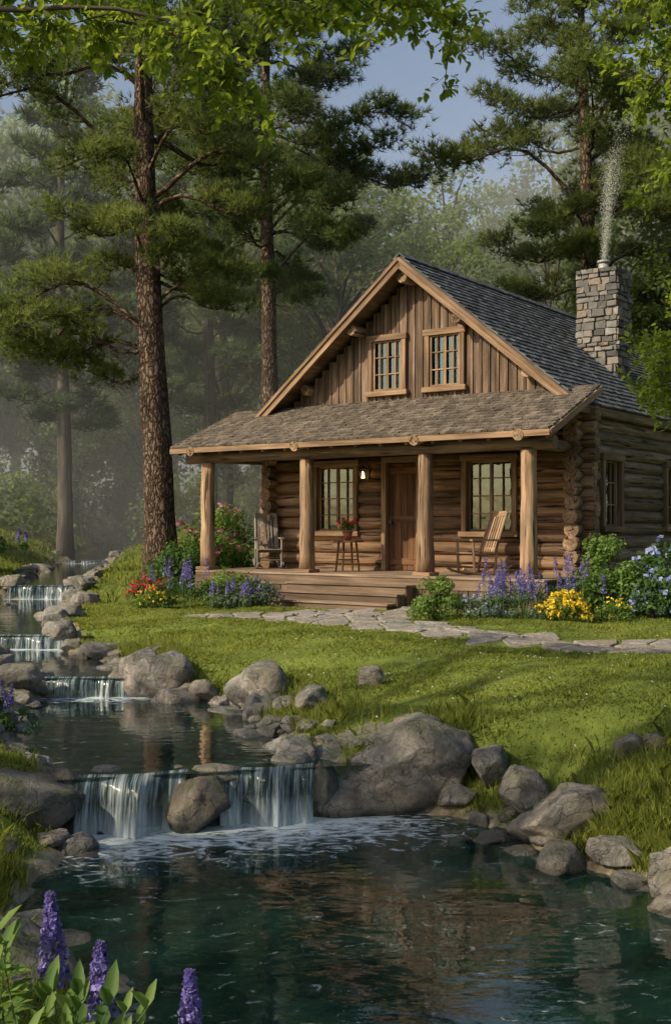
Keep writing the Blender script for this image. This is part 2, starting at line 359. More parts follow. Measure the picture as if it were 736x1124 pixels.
fac=t.mapr(t.math('ADD',t.math('MULTIPLY',f,.6),t.math('MULTIPLY',f2,.4)),.46,.64)
ss=t.n('ShaderNodeSeparateXYZ'); t.l(g,ss.inputs[0])
fac=t.math('MINIMUM',t.math('ADD',t.math('MULTIPLY',fac,.62),t.mapr(ss.outputs[1],.2,.45,0,.5)),.95)
dk=t.bsdf((.03,.06,.06),.08,.6,t.bump(f,.6,.03)); wh=t.bsdf((.66,.74,.77),.4,.5,t.bump(f2,.5,.02))
tr=t.n('ShaderNodeBsdfTransparent'); tr.inputs[0].default_value=(.6,.72,.7,1)
a=t.n('ShaderNodeMixShader'); a.inputs[0].default_value=.5; t.l(tr.outputs[0],a.inputs[1]); t.l(dk.outputs[0],a.inputs[2])
m=t.n('ShaderNodeMixShader'); t.l(fac,m.inputs[0]); t.l(a.outputs[0],m.inputs[1]); t.l(wh.outputs[0],m.inputs[2])
M['fall']=t.done(m)
for q,(pts,zt,zb) in enumerate(FALLS):
    (ax,ay),(bx,by_)=pts; W=bx-ax; nu=int(90); nv=18; h=zt-zb
    u=np.linspace(0,1,nu); v=np.linspace(0,1,nv); U,Vv=np.meshgrid(u,v)
    nzv=np.array([noise.noise(Vector((float(a)*W*6,q*3.1,0)))+.5*noise.noise(Vector((float(a)*W*17,q*3.1+5,0))) for a in u])
    nzl=np.array([noise.noise(Vector((float(a)*W*3,q*7.1,4))) for a in u])
    out=np.where(Vv<.25,Vv/.25*.10,.10+.16*((np.maximum(Vv-.25,0)/.75)**.6)*(h/.45))-.08
    Z=np.where(Vv<.25,zt+.012-.03*(Vv/.25)**2,zt-.018-(h+.0)*(np.maximum(Vv-.25,0)/.75)**1.25)
    arc=.14*np.sin(u*math.pi)*(h/.45)
    Yo=-(out*(1+.5*nzl[None,:])+nzv[None,:]*.11*Vv*min(1,h/.3))-arc[None,:]*.6-nzl[None,:]*.06
    X=ax+U*W; Y=ay+U*(by_-ay)+Yo+.02
    ii=np.arange(X.size).reshape(X.shape); Fq=np.stack([ii[:-1,:-1],ii[:-1,1:],ii[1:,1:],ii[1:,:-1]],-1).reshape(-1,4)
    mk('waterfall',np.stack([X,Y,Z],-1).reshape(-1,3),Fq,M['fall'],water,gc=np.stack([U*W+q*5,(zt-Z),np.full_like(U,q)],-1).reshape(-1,3),smooth=True)

# ------------------------------------------------------------------ rocks
def rockmesh(seed,sub=4):
    import bmesh
    bm=bmesh.new(); bmesh.ops.create_icosphere(bm,subdivisions=sub,radius=1)
    r=np.random.default_rng(seed); pl=[(norm(r.normal(size=3)*np.array([1,1,1.2])),r.uniform(.5,.85)) for _ in range(14)]
    for v in bm.verts:
        p=np.array(v.co)
        for n_,d in pl:
            e=p@n_-d
            if e>0: p=p-n_*e*.93
        q=Vector(p)+Vector((seed*3.7,seed*1.3,0))
        k=1.15+.15*noise.noise(q*1.3)+.08*noise.noise(q*3.1)+.045*noise.noise(q*7)+.02*noise.noise(q*15)
        v.co=Vector(p*k)
    me=bpy.data.meshes.new('rock'); bm.to_mesh(me); bm.free()
    me.polygons.foreach_set("use_smooth",np.ones(len(me.polygons),dtype=bool)); return me
RM=[rockmesh(i,4) for i in range(8)]
for me in RM: me.materials.append(M['rock'])
RM2=[m.copy() for m in RM[:4]]
for me in RM2: me.materials.clear(); me.materials.append(M['rock2'])
def rock(name,x,y,z,rx,ry,rz_,seed,big=False,mat='rock',ang=None,parent=None):
    if big:
        me=rockmesh(seed+50,5); me.materials.append(M[mat])
    else: me=(RM2 if mat=='rock2' else RM)[seed%(4 if mat=='rock2' else 8)]
    o=bpy.data.objects.new(name,me); o.location=(x,y,z); o.scale=(rx,ry,rz_)
    o.rotation_euler=(0,0,rng.uniform(0,6.28) if ang is None else ang); return link(o,parent)
rock('boulder',.38,10.8,.33,.84,.58,.54,3,True,ang=.1)
rock('boulder',-1.15,9.92,.22,.28,.27,.32,5,True,'rock2',0)
rock('boulder',-2.82,9.75,.22,.66,.55,.5,8,True,'rock2',.4)
rock('boulder',-1.95,6.4,.1,.5,.36,.30,11,True,'rock2',.2)
rock('boulder',1.98,9.3,.22,.5,.28,.30,13,True,ang=.45)
for (x,y,w,h) in [(1.43,10.55,.24,.22),(1.68,9.95,.29,.28),(1.6,9.6,.2,.17),(1.08,10.45,.2,.15),(1.28,10.1,.15,.1),(2.42,8.05,.28,.26),(2.0,8.0,.2,.08),(1.75,8.35,.18,.06),(2.6,10.1,.19,.15),(2.78,10.05,.12,.1),
   (-.98,13.7,.42,.36),(-2.3,14.6,.46,.34),(-1.95,14.2,.28,.2),(-.2,12.2,.24,.18),(.38,12.9,.17,.18),(-.88,13.0,.22,.2),(-1.6,14.3,.2,.18),(-.55,12.7,.14,.12),(-2.55,14.9,.25,.25),(-3.0,15.9,.22,.16),
   (-3.95,14.1,.36,.26),(-4.3,14.6,.3,.3),(-4.45,18.3,.34,.2),(-3.7,16.9,.24,.17),(-4.9,20.3,.32,.22),(-5.5,22.0,.36,.24),(-6.1,18.2,.3,.25),(-6.0,26.5,.36,.25),(-5.6,24.3,.3,.22),(-2.5,8.7,.14,.09),(-.33,10.75,.2,.18)]:
    g=gz(x,y); rock('rock',x,y,g+h*.3,w,w*rng.uniform(.7,.95),h,int(rng.integers(0,8)))
rock('rock',-.12,10.36,.22,.2,.2,.28,2,mat='rock2'); rock('rock',-2.3,9.95,.25,.2,.2,.3,3,mat='rock2')
stones=empty('stream_stones')
for side in (0,1):
    for i in range(210):
        y=rng.uniform(5,15) if i<120 else rng.uniform(15,46)
        x=(lb(np.array(y)) if side==0 else rb(np.array(y)))+(1 if side else -1)*rng.normal(.08,.16)
        if 9.9<y<10.9 and side and x<.5: continue
        if y<9 and side==0 and (i%3 or y<6.5): continue
        s=rng.uniform(.04,.12) if rng.random()<.8 else rng.uniform(.13,.22)
        if y>15: s*=1.45
        rock('stone',float(x),y,gz(float(x),y)+s*.2,s*rng.uniform(.9,1.4),s,s*.7,int(rng.integers(0,8)),parent=stones)
for i in range(300):
    y=rng.uniform(5,14); x=rng.uniform(float(lb(np.array(y))),float(rb(np.array(y)))); s=rng.uniform(.05,.26)
    rock('stone',x,y,gz(x,y)+s*.1,s,s,s*.5,int(rng.integers(0,8)),parent=stones)
for (x0,y0,x1,y1,zt) in [(-2.3,9.87,-.15,10.4,.45),(-3.9,14.7,-2.5,14.7,.68),(-5.7,18.25,-4.1,18.25,.88)]:
    n=9
    for i in range(n):
        f=(i+.5)/n; s=(x1-x0)/n*.62
        rock('stone',x0+(x1-x0)*f,y0+(y1-y0)*f+.03,zt-.20-rng.uniform(0,.05),s,.16,.22,int(rng.integers(0,4)),mat='rock2',parent=stones)

# ------------------------------------------------------------------ grass
PATH=[(-2.3,19.9,.45),(-1.3,19.7,.6),(-.2,19.4,.85),(.7,18.6,.85),(1.7,17.0,.8),(2.9,15.5,.85),(4.1,14.4,1.0),(6.0,13.4,1.1),(9,12.6,1.2),(14,12,1.2)]
PA=np.array(PATH)
PS=np.concatenate([PA[i]+(PA[i+1]-PA[i])*np.linspace(0,1,20,endpoint=False)[:,None] for i in range(len(PA)-1)])
PS=np.concatenate([PS,np.array([(.0+.55*k,19.6+.75*k,1.1) for k in np.linspace(0,1.6,12)])])
def pathd(x,y):
    d=np.hypot(x[:,None]-PS[None,:,0],y[:,None]-PS[None,:,1])-PS[None,:,2]; return d.min(1)
CL=np.array([-2.82,25.4]); ca,sa=math.cos(R(35.5)),math.sin(R(35.5))
def cab(a,b): return (CL[0]+ca*a+sa*b, CL[1]-sa*a+ca*b)
def incab(x,y):
    dx=x-CL[0]; dy=y-CL[1]; a=dx*ca-dy*sa; b=dx*sa+dy*ca
    return ((a>-.4)&(a<8.5)&(b>-.35)&(b<12.5))|((a>2.6)&(a<5.6)&(b>-1.5)&(b<0))
def blades(name,x,y,h,w,mat,shade,lean=.45,parent=None):
    n=len(x); z=bil(GZ,x,y)-.01
    th=rng.uniform(0,6.28,n); lx=rng.normal(0,lean,n); ly=rng.normal(0,lean,n)
    P=np.stack([x,y,z],1); s=np.stack([np.cos(th),np.sin(th),np.zeros(n)],1)*w[:,None]/2
    mid=P+np.stack([lx*h*.25,ly*h*.25,h*.6],1); tip=P+np.stack([lx*h*.8,ly*h*.8,h],1)
    V=np.stack([P-s,P+s,mid+s*.7,tip,mid-s*.7],1).reshape(-1,3)
    Fq=np.arange(n*5).reshape(n,5)
    return mk(name,V,Fq,mat,parent,fa={'rnd':np.clip(shade,0,1)})
def scatter(n,x0,x1,y0,y1,sdmin=.12,nearpow=1.0):
    x=rng.uniform(x0,x1,n); y=y0+(y1-y0)*rng.random(n)**nearpow
    vis=np.abs(x)<y*.32+1.2; x,y=x[vis],y[vis]
    sd=bil(SD,x,y); k=(sd>sdmin+.1*np.sin(x*9)*np.sin(y*7)); x,y,sd=x[k],y[k],sd[k]
    k=(pathd(x,y)>-.02)&~incab(x,y); return x[k],y[k],sd[k]
x,y,sd=scatter(520000,-8,8,3,24,.15,1.15)
nz=.5+.24*np.sin(x*1.3+2*np.sin(y*.8))*np.sin(y*1.1+x*.4)+.15*np.sin(x*5+y*2)*np.sin(y*4.3)+rng.normal(0,.17,len(x))
h=rng.uniform(.018,.048,len(x))*(1+1.2*np.clip(1-sd/.6,0,1)+.4*np.sin(x*2.1)*np.sin(y*2.6)+.35*np.sin(x*6.3+y)*np.sin(y*5.1-x*2))
blades('lawn_grass',x,y,h,rng.uniform(.008,.015,len(x))*(1+y/30),M['grass'],nz,.7)
xs=[];ys=[]
for i in range(420):
    y0=rng.uniform(4,17); s=rng.random()<.72
    x0=(rb(np.array(y0))+abs(rng.normal(.45,.25))) if s else (lb(np.array(y0))-abs(rng.normal(.35,.25)))
    if 10<y0<11.6 and s and rng.random()<.7: continue
    m=int(rng.integers(25,60)); xs.append(x0+rng.normal(0,.09,m)); ys.append(y0+rng.normal(0,.09,m))
for (cx,cy,cr,m) in [(2.35,8.9,.35,3000),(2.9,9.4,.5,2500),(1.15,11.0,.2,700),(-2.6,8.1,.25,1600),(-2.5,7.4,.2,1000),(2.7,8.5,.3,2000),(-3.6,11.3,.4,900)]:
    xs.append(cx+rng.normal(0,cr,m)); ys.append(cy+rng.normal(0,cr,m))
x=np.concatenate(xs); y=np.concatenate(ys); sd=bil(SD,x,y); k=sd>.05; x,y=x[k],y[k]
blades('bank_grass',x,y,rng.uniform(.07,.2,len(x)),rng.uniform(.006,.012,len(x)),M['grass'],rng.normal(.45,.22,len(x)),.5)
x,y,sd=scatter(110000,-26,12,24,75,.3)
blades('meadow_grass',x,y,rng.uniform(.06,.18,len(x)),rng.uniform(.03,.05,len(x)),M['grass'],rng.normal(.5,.2,len(x)))
x,y,sd=scatter(120,-1,5,9.5,16,.4); n=len(x); z=bil(GZ,x,y)+.055; a=np.linspace(0,2*math.pi,7)[:-1]
V=np.stack([x[:,None]+.016*np.cos(a),y[:,None]+.016*np.sin(a),z[:,None]+.008*np.sin(a*2)],-1).reshape(-1,3)
mk('daisies',V,np.arange(n*6).reshape(n,6),M['white'],fa={'rnd':rng.random(n)})

# ------------------------------------------------------------------ flagstone path
def clip(poly,p,n):
    out=[]
    for i in range(len(poly)):
        a=poly[i]; b=poly[(i+1)%len(poly)]; da=(a-p)@n; db=(b-p)@n
        if da<=0: out.append(a)
        if da*db<0: out.append(a+(b-a)*(da/(da-db)))
    return out
seeds=[]
for i in range(-6,40):
    for j in range(0,30):
        seeds.append((-3+i*.5+rng.uniform(-.17,.17),11+j*.46+rng.uniform(-.16,.16)))
seeds=np.array(seeds); pm=MB()
pdv=pathd(seeds[:,0],seeds[:,1])
for i,s in enumerate(seeds):
    if pdv[i]>-.05 or incab(s[:1],s[1:2])[0] or s[0]>8: continue
    poly=[s+np.array(v) for v in((-.45,-.45),(.45,-.45),(.45,.45),(-.45,.45))]
    for j in np.argsort(((seeds-s)**2).sum(1))[1:14]:
        q=seeds[j]; n_=(q-s)/np.linalg.norm(q-s); poly=clip(poly,(s+q)/2-n_*rng.uniform(.02,.04),n_)
    if len(poly)<3: continue
    P=np.array(poly); c=P.mean(0); dz=rng.uniform(.02,.04)
    k=len(P); tz=[gz(p[0],p[1]) for p in P]
    V=[(p[0],p[1],z-.06) for p,z in zip(P,tz)]+[(p[0],p[1],z+dz-.012) for p,z in zip(P,tz)]+[((p[0]-c[0])*.93+c[0],(p[1]-c[1])*.93+c[1],z+dz) for p,z in zip(P,tz)]
    F_=[tuple(2*k+q for q in range(k))]+[(q,(q+1)%k,k+(q+1)%k,k+q) for q in range(k)]+[(k+q,k+(q+1)%k,2*k+(q+1)%k,2*k+q) for q in range(k)]
    pm.add(V,F_,V)
pm.build('flagstone_path',M['flag'])

# ------------------------------------------------------------------ cabin
cabin=empty('log_cabin',(CL[0],CL[1],0),-R(35.5))
A0,A1,B0,B1=.34,7.9,2.0,12.0
FZ=1.65; LR=.145; LS=.265
WTOP=5.0
core=MB()
def wallcore(openings,a0,a1,z0,z1,plane,axis):
    cuts=sorted(set([a0,a1]+[o for op in openings for o in op[:2]]))
    for i in range(len(cuts)-1):
        l,r_=cuts[i],cuts[i+1]; mid=(l+r_)/2; segs=[(z0,z1)]
        for op in openings:
            if op[0]<mid<op[1]:
                ns=[]
                for s_ in segs:
                    if op[2]>s_[0]: ns.append((s_[0],op[2]))
                    if op[3]<s_[1]: ns.append((op[3],s_[1]))
                segs=ns
        for s_ in segs:
            if axis=='x': core.box((mid,plane,(s_[0]+s_[1])/2),(r_-l,.12,s_[1]-s_[0]))
            else: core.box((plane,mid,(s_[0]+s_[1])/2),(.12,r_-l,s_[1]-s_[0]))
frontop=[(1.62,2.66,2.5,3.95),(3.5,4.28,FZ,3.98),(5.45,6.53,2.5,3.96)]
gabop=[(3.08,3.87,5.55,6.65),(4.52,5.30,5.55,6.65)]
sideop=[(2.85,3.75,2.6,3.95),(6.5,7.4,2.6,3.95)]
wallcore(frontop,A0+.08,A1-.08,1.2,WTOP,B0,'x'); wallcore([],A0,A1,1.2,WTOP,B1,'x')
wallcore(sideop,B0+.07,B1,1.2,WTOP,A1-.02,'y'); wallcore([],B0+.07,B1,1.2,WTOP,A0+.02,'y')
core.build('wall_core',M['chink'],cabin)
lg=MB(); ls=MB(); le=MB()
def logrun(mb,axis,plane,l0,l1,ops,z,r):
    segs=[(l0,l1)]
    for op in ops:
        if op[2]-r*.6<z<op[3]+r*.6:
            ns=[]
            for s_ in segs:
                if op[0]>s_[0] and op[1]<s_[1]: ns+= [(s_[0],op[0]),(op[1],s_[1])]
                else: ns.append(s_)
            segs=ns
    for a,b in segs:
        p0=(a,plane,z) if axis=='x' else (plane,a,z); p1=(b,plane,z) if axis=='x' else (plane,b,z)
        mb.cyl(p0,p1,r*rng.uniform(.92,1.04),r*rng.uniform(.92,1.04),14,max(1,int((b-a)/.4)),.02)
z=1.35; 
while z<WTOP:
    logrun(lg,'x',B0-.02,A0-.28-rng.uniform(0,.06),A1+.30+rng.uniform(0,.09),frontop,z,LR)
    logrun(ls,'y',A1-.02,B0-.1,B1+.2,sideop,z+LS/2,LR)
    le.cyl((A1-.02,B0-.36-rng.uniform(0,.1),z+LS/2),(A1-.02,B0-.09,z+LS/2),LR*1.04,LR*1.06,18)
    logrun(lg,'y',A0,B0-.36-rng.uniform(0,.08),B1+.2,[],z+LS/2,LR)
    logrun(ls,'x',B1,A0,A1+.2,[],z,LR)
    z+=LS
lg.build('front_logs',M['log'],cabin,True); ls.build('side_logs',M['log_side'],cabin,True); le.build('corner_log_ends',M['post'],cabin,True)
st=MB()
for i in range(60):
    st.box((A0+.1+i*.13,B0-.03,1.2),(.14,.25,.3),jit=.02)
for i in range(75):
    st.box((A1+.02,B0+i*.135,1.18),(.26,.14,.3),jit=.02)
st.build('foundation_stones',M['chim'],cabin,bevel=.015)
RIDGE=4.12; ZR=8.28; SL=3.25/3.97
def roofz(a): return ZR-abs(a-RIDGE)*SL
bb=MB(); a=A0
bw=.2
while a<A1:
    a2=min(a+bw,A1); mid=(a+a2)/2
    top=min(roofz(a),roofz(a2))-.2
    segs=[(4.98,top)]
    for op in gabop:
        if op[0]-.04<mid<op[1]+.04: segs=[(4.98,op[2]-.0),(op[3],top)]
    for s0,s1 in segs:
        if s1-s0>.05:
            bb.box((mid,B0-.02+rng.uniform(-.006,.006),(s0+s1)/2),(a2-a-.008,.05,s1-s0))
            bb.box((a,B0-.055,(s0+s1)/2),(.05,.03,s1-s0-.02))
    a+=bw
bb.build('gable_boards',M['board'],cabin)
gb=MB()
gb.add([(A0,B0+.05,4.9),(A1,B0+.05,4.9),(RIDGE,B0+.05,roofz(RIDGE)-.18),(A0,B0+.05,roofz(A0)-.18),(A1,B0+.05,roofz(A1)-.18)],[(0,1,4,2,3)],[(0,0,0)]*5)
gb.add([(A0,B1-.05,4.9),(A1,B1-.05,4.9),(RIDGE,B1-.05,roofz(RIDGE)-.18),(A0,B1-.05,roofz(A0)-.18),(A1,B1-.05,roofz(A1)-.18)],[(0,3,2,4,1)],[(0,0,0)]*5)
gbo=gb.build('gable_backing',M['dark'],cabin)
tr=MB(); mu=MB(); gl=MB(); cu=MB(); dk=MB()
def window(axis,plane,o,cols,rows,out=-1,gable=False):
    l,r_,z0,z1=o; w=r_-l; h=z1-z0
    def B(mb,c,zc,sw,sz,d,th,**k):
        if axis=='x': mb.box((c,plane+out*d,zc),(sw,th,sz),**k)
        else: mb.box((plane+out*d,c,zc),(th,sw,sz),**k)
    fw=.11; q=.075 if gable else .13
    B(tr,l-fw/2+.02,(z0+z1)/2,fw,h+.02,q,.10 if gable else .14); B(tr,r_+fw/2-.02,(z0+z1)/2,fw,h+.02,q,.10 if gable else .14)
    B(tr,(l+r_)/2,z1+fw/2,w+2*fw+.02,fw+.02,q+.005,.12 if gable else .16); B(tr,(l+r_)/2,z0-fw/2,w+2*fw+.06,fw,q+.015,.15 if gable else .2)
    s=.045
    B(mu,l+.05,(z0+z1)/2,s,h-.01,.06,.05);B(mu,r_-.05,(z0+z1)/2,s,h-.01,.06,.05);B(mu,(l+r_)/2,z0+.025,w-.15,s,.058,.05);B(mu,(l+r_)/2,z1-.025,w-.15,s,.058,.05)
    for i in range(1,cols):
        c=l+w*i/cols; B(mu,c,(z0+z1)/2,.055 if (cols%2==0 and i==cols//2) else .022,h-.08,.055,.036)
    for j in range(1,rows): B(mu,(l+r_)/2,z0+h*j/rows,w-.14,.022,.057,.03)
    B(gl,(l+r_)/2,(z0+z1)/2,w-.06,h-.04,.035 if not gable else .012,.008)
    if not gable:
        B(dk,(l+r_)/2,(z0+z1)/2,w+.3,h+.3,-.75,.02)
        for sgn in(-1,1):
            for q in range(3):
                c=(l if sgn<0 else r_)-sgn*(.05+.05*q); B(cu,c,(z0+z1)/2,.052,h+.1,-.14-.02*(q%2),.02)
for o in (frontop[0],frontop[2]): window('x',B0,o,4,4)
for o in gabop: window('x',B0,o,4,3,gable=True)
for o in sideop: window('y',A1-.02,o,3,3,1)
dr=MB(); l,r_=3.5,4.28
for s_ in (l-.05,r_+.05): tr.box((s_,B0-.13,(FZ+3.98)/2),(.12,.14,3.98-FZ))
tr.box(((l+r_)/2,B0-.135,4.04),(.98,.16,.13))
for i in range(5): dr.box((l+.078+i*.156,B0-.03,(FZ+3.97)/2),(.15,.05,3.95-FZ))
for zz in (1.85,2.75,3.8): dr.box(((l+r_)/2,B0-.065,zz),(.72,.03,.14))
for s_ in (l+.07,r_-.07): dr.box((s_,B0-.0655,2.83),(.11,.028,2.2))
dr.build('door',M['door'],cabin,bevel=.005)
hd=MB(); hd.cyl((3.6,B0-.07,2.7),(3.6,B0-.14,2.7),.02); hd.cyl((3.6,B0-.14,2.7),(3.6,B0-.17,2.7),.04); hd.box((3.6,B0-.085,2.7),(.06,.012,.2)); hd.build('door_handle',M['iron'],cabin)
tr.build('window_door_trim',M['trim'],cabin,bevel=.008); mu.build('muntins',M['trim'],cabin); gl.build('window_glass',M['glass'],cabin); cu.build('curtains',M['curtain'],cabin)
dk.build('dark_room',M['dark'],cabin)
dkk=MB(); ris=MB()
nb=18
for i in range(nb):
    bw_=(B0+.2+.36)/nb; dkk.box((4.1,-.36+bw_*(i+.5),FZ-.02),(8.3,bw_-.012,.04))
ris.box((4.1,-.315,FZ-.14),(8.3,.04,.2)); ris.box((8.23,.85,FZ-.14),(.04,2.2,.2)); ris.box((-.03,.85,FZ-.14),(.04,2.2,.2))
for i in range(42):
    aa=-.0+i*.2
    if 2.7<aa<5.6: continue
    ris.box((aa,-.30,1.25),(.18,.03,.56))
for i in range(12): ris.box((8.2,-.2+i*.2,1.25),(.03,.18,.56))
for k in range(3):
    zt=FZ-.16*(k+1); bf=-.33-.33*k
    for q in range(2): dkk.box((4.12,bf-.085-.165*q,zt-.02),(2.9,.158,.04))
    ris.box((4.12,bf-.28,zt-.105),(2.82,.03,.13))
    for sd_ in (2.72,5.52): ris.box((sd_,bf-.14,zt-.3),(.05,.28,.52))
dkk.build('porch_deck_and_treads',M['deck'],cabin,bevel=.006); ris.build('porch_skirt_and_risers',M['deck_shade'],cabin)
ps=MB()
for a_ in (0,2.74,5.6,7.78):
    ps.tube([(a_+rng.normal(0,.006),rng.normal(0,.006),FZ+.06+i*(4.0-FZ-.06)/8) for i in range(9)],[.163-.0025*i+rng.normal(0,.002) for i in range(9)],20,lump=.012)
ps.cyl((-.55,0,4.12),(8.3,0,4.12),.13,.125,14,14,.015)
for a_ in (-.12,2.74,5.6,7.78): ps.cyl((a_,-.46,4.24),(a_,.6,4.47),.105,.10,14,2)
ps.cyl((7.78,0,4.12),(7.78,2,4.15),.11,.11,12); ps.cyl((0,0,4.12),(0,2,4.15),.11,.11,12)
ps.build('porch_posts_and_beams',M['post'],cabin,True)
pb=MB()
for a_ in (0,2.74,5.6,7.78): pb.box((a_,0,FZ+.035),(.38,.38,.07))
pb.build('post_bases',M['trim'],cabin,bevel=.01)
def shingles(mb,orig,along,up,nrm,Lw,Ls,expo,wid):
    orig=np.array(orig,float); al=norm(np.array(along,float)); upv=norm(np.array(up,float)); nr=norm(np.array(nrm,float))
    rows=int(math.ceil(Ls/expo))
    for i in range(rows):
        x=-rng.uniform(0,wid); 
        while x<Lw:
            w=wid*rng.uniform(.65,1.3); x0=max(x,0); x1=min(x+w-.008,Lw); x+=w
            if x1-x0<.03: continue
            s0=i*expo+rng.uniform(-.02,.012); s1=min(s0+expo*1.5,Ls)
            t_=.022+rng.uniform(0,.012)
            P=[]
            for (xx,ss,hh) in ((x0,s0,.012),(x1,s0,.012),(x1,s1,0.0),(x0,s1,0.0),(x0,s0,.012+t_+.012),(x1,s0,.012+t_+.012),(x1,s1,.014),(x0,s1,.014)):
                P.append(orig+al*xx+upv*ss+nr*hh)
            G=[((p-orig)@upv,(p-orig)@al,(p-orig)@nr) for p in P]
            mb.add(P,[(0,3,2,1),(4,5,6,7),(0,1,5,4),(1,2,6,5),(2,3,7,6),(3,0,4,7)],G)
pr=MB(); sx=-.73; Lp=9.12; v=np.array([0,1.85,.80]); Lsl=np.linalg.norm(v); v=v/Lsl
n_=np.array([0,-v[2],v[1]])
shingles(pr,(sx,-.42,4.32),(1,0,0),v,n_,Lp,2.55,.17,.17)
pr.build('porch_roof_shingles',M['shin2'],cabin)
ru=MB()
def slab(mb,o,al,up,nr,Lw,Ls,th):
    o=np.array(o,float);al=np.array(al,float);up=np.array(up,float);nr=np.array(nr,float)
    P=[o,o+al*Lw,o+al*Lw+up*Ls,o+up*Ls]; P=[p-nr*th for p in P]+[p for p in P]
    mb.add(P,[(3,2,1,0),(4,5,6,7),(0,1,5,4),(1,2,6,5),(2,3,7,6),(3,0,4,7)],[((p-o)@al,(p-o)@up,0) for p in P])
slab(ru,np.array([sx+.02,-.40,4.315]),(1,0,0),v,n_,Lp-.04,2.5,.035)
ru.beam((sx,-.43,4.265),(sx+Lp,-.43,4.265),.03,.11)
for s_ in (sx-.005,sx+Lp+.005):
    p0=np.array([s_,-.42,4.28]); ru.beam(p0-n_*.03,p0+v*2.5-n_*.03,.035,.13)
for i in range(16):
    a_=-.55+i*.59; p0=np.array([a_,-.36,4.27])-n_*.06; ru.beam(p0,p0+v*2.5,.07,.1)
ru.build('porch_roof_frame',M['trim'],cabin,bevel=.005)
OV=1.38; BE=12.6
mr=MB(); rl=[1.0/math.hypot(1,SL),-SL/math.hypot(1,SL)]
half=math.hypot(3.97,3.25)
for sgn in (1,-1):
    upv=np.array([-sgn*rl[0],0,-rl[1]]); nr=np.array([sgn*-rl[1],0,rl[0]])
    ex=RIDGE+sgn*4.06; ez=ZR-4.06*SL
    shingles(mr,(ex,OV,ez),(0,1,0),upv,nr,BE-OV,half+.1,.19,.2)
for i in range(int((BE-OV)/.22)):
    b0=OV+i*.22
    for sgn in (1,-1):
        c=np.array([RIDGE+sgn*.075,b0+.14,ZR+.015+.008*(i%2)]); mr.box(c,(.19,.3,.025),ry=sgn*math.atan(SL),rx=.04)
mr.build('main_roof_shingles',M['shin'],cabin)
rf=MB()
for sgn in (1,-1):
    upv=np.array([-sgn*rl[0],0,-rl[1]]); nr=np.array([sgn*-rl[1],0,rl[0]])
    o_=np.array([RIDGE+sgn*4.02,OV+.03,ZR-4.02*SL-.012])
    slab(rf,o_,(0,1,0),upv,nr,BE-OV-.06,half+.05,.04)
    for bb_ in (OV-.01,BE+.01):
        p0=np.array([RIDGE+sgn*4.04,bb_,ZR-4.04*SL])-nr*.10
        p1=np.array([RIDGE,bb_,ZR-.10/rl[0]])
        rf.beam(p0,p1,.05,.2)
        q=np.array([0,.05 if bb_<5 else -.05,0]); rf.beam(p0+nr*.06-q*.9,p1+np.array([0,0,.06/rl[0]])-q*.9,.035,.07)
    e0=np.array([RIDGE+sgn*4.05,OV,ZR-4.05*SL-.1]); rf.beam(e0,e0+np.array([0,BE-OV,0]),.03,.16)
rf.build('roof_frame_and_rakes',M['trim'],cabin,bevel=.005)
pu=MB()
for a_,zz in ((RIDGE,ZR-.42),(RIDGE-1.3,roofz(RIDGE-1.3)-.34),(RIDGE+1.3,roofz(RIDGE+1.3)-.34),(RIDGE-2.75,roofz(RIDGE-2.75)-.34),(RIDGE+2.75,roofz(RIDGE+2.75)-.34)):
    pu.cyl((a_,OV+.1 if abs(a_-RIDGE)<2 else OV+.35,zz),(a_,B0+.3,zz),.115,.115,14)
pu.build('purlin_ends',M['post'],cabin,True)
ch=MB(); mo=MB(); CA,CB=6.35,6.95; w2,d2=.50,.42
mo.box((CA,CB,7.2),(2*w2-.06,2*d2-.06,2.9))
z=5.8
while z<8.55:
    hh=rng.uniform(.09,.2)
    for face in range(4):
        Lf=2*w2 if face in(0,1) else 2*d2; x=-Lf/2
        while x<Lf/2-.02:
            w=min(rng.uniform(.12,.34),Lf/2-x); 
            if Lf/2-(x+w)<.07: w=Lf/2-x
            c=x+w/2; dpt=.10; o_=rng.uniform(-.02,.03); rzz=rng.normal(0,.03)
            if face==0: C_=(CA+c,CB-d2+.03-o_,z+hh/2); sz=(w-.024,dpt,hh-.02)
            elif face==1: C_=(CA+c,CB+d2-.03+o_,z+hh/2); sz=(w-.024,dpt,hh-.02)
            elif face==2: C_=(CA+w2-.03+o_,CB+c,z+hh/2); sz=(dpt,w-.024,hh-.02)
            else: C_=(CA-w2+.03-o_,CB+c,z+hh/2); sz=(dpt,w-.024,hh-.02)
            ch.box(C_,sz,rz=rzz,jit=.011); x+=w
    z+=hh
for k in range(7):
    ch.box((CA-w2+.07+k*.145,CB,8.62),(.138,2*d2+.16,.1),jit=.008)
ch.build('chimney_stones',M['chim'],cabin,bevel=.022); mo.build('chimney_core',M['mortar'],cabin)
fl=MB(); fl.cyl((CA,CB,8.6),(CA,CB,8.88),.13,.12,20); fl.cyl((CA,CB,8.88),(CA,CB,8.93),.155,.155,20); fl.build('chimney_flue',M['metal'],cabin,True)
la=MB(); La,Lz=3.03,3.75
la.box((La,B0-.2,Lz),(.1,.03,.26)); la.beam((La,B0-.2,Lz+.1),(La,B0-.36,Lz+.17),.02,.02)
la.cyl((La,B0-.36,Lz+.1),(La,B0-.36,Lz+.17),.095,.02,8); la.cyl((La,B0-.36,Lz-.14),(La,B0-.36,Lz-.12),.06,.07,8)
for q in range(4):
    an=q*math.pi/2+.78; la.cyl((La+.06*math.cos(an),B0-.36+.06*math.sin(an),Lz-.12),(La+.08*math.cos(an),B0-.36+.08*math.sin(an),Lz+.1),.008,.008,6)
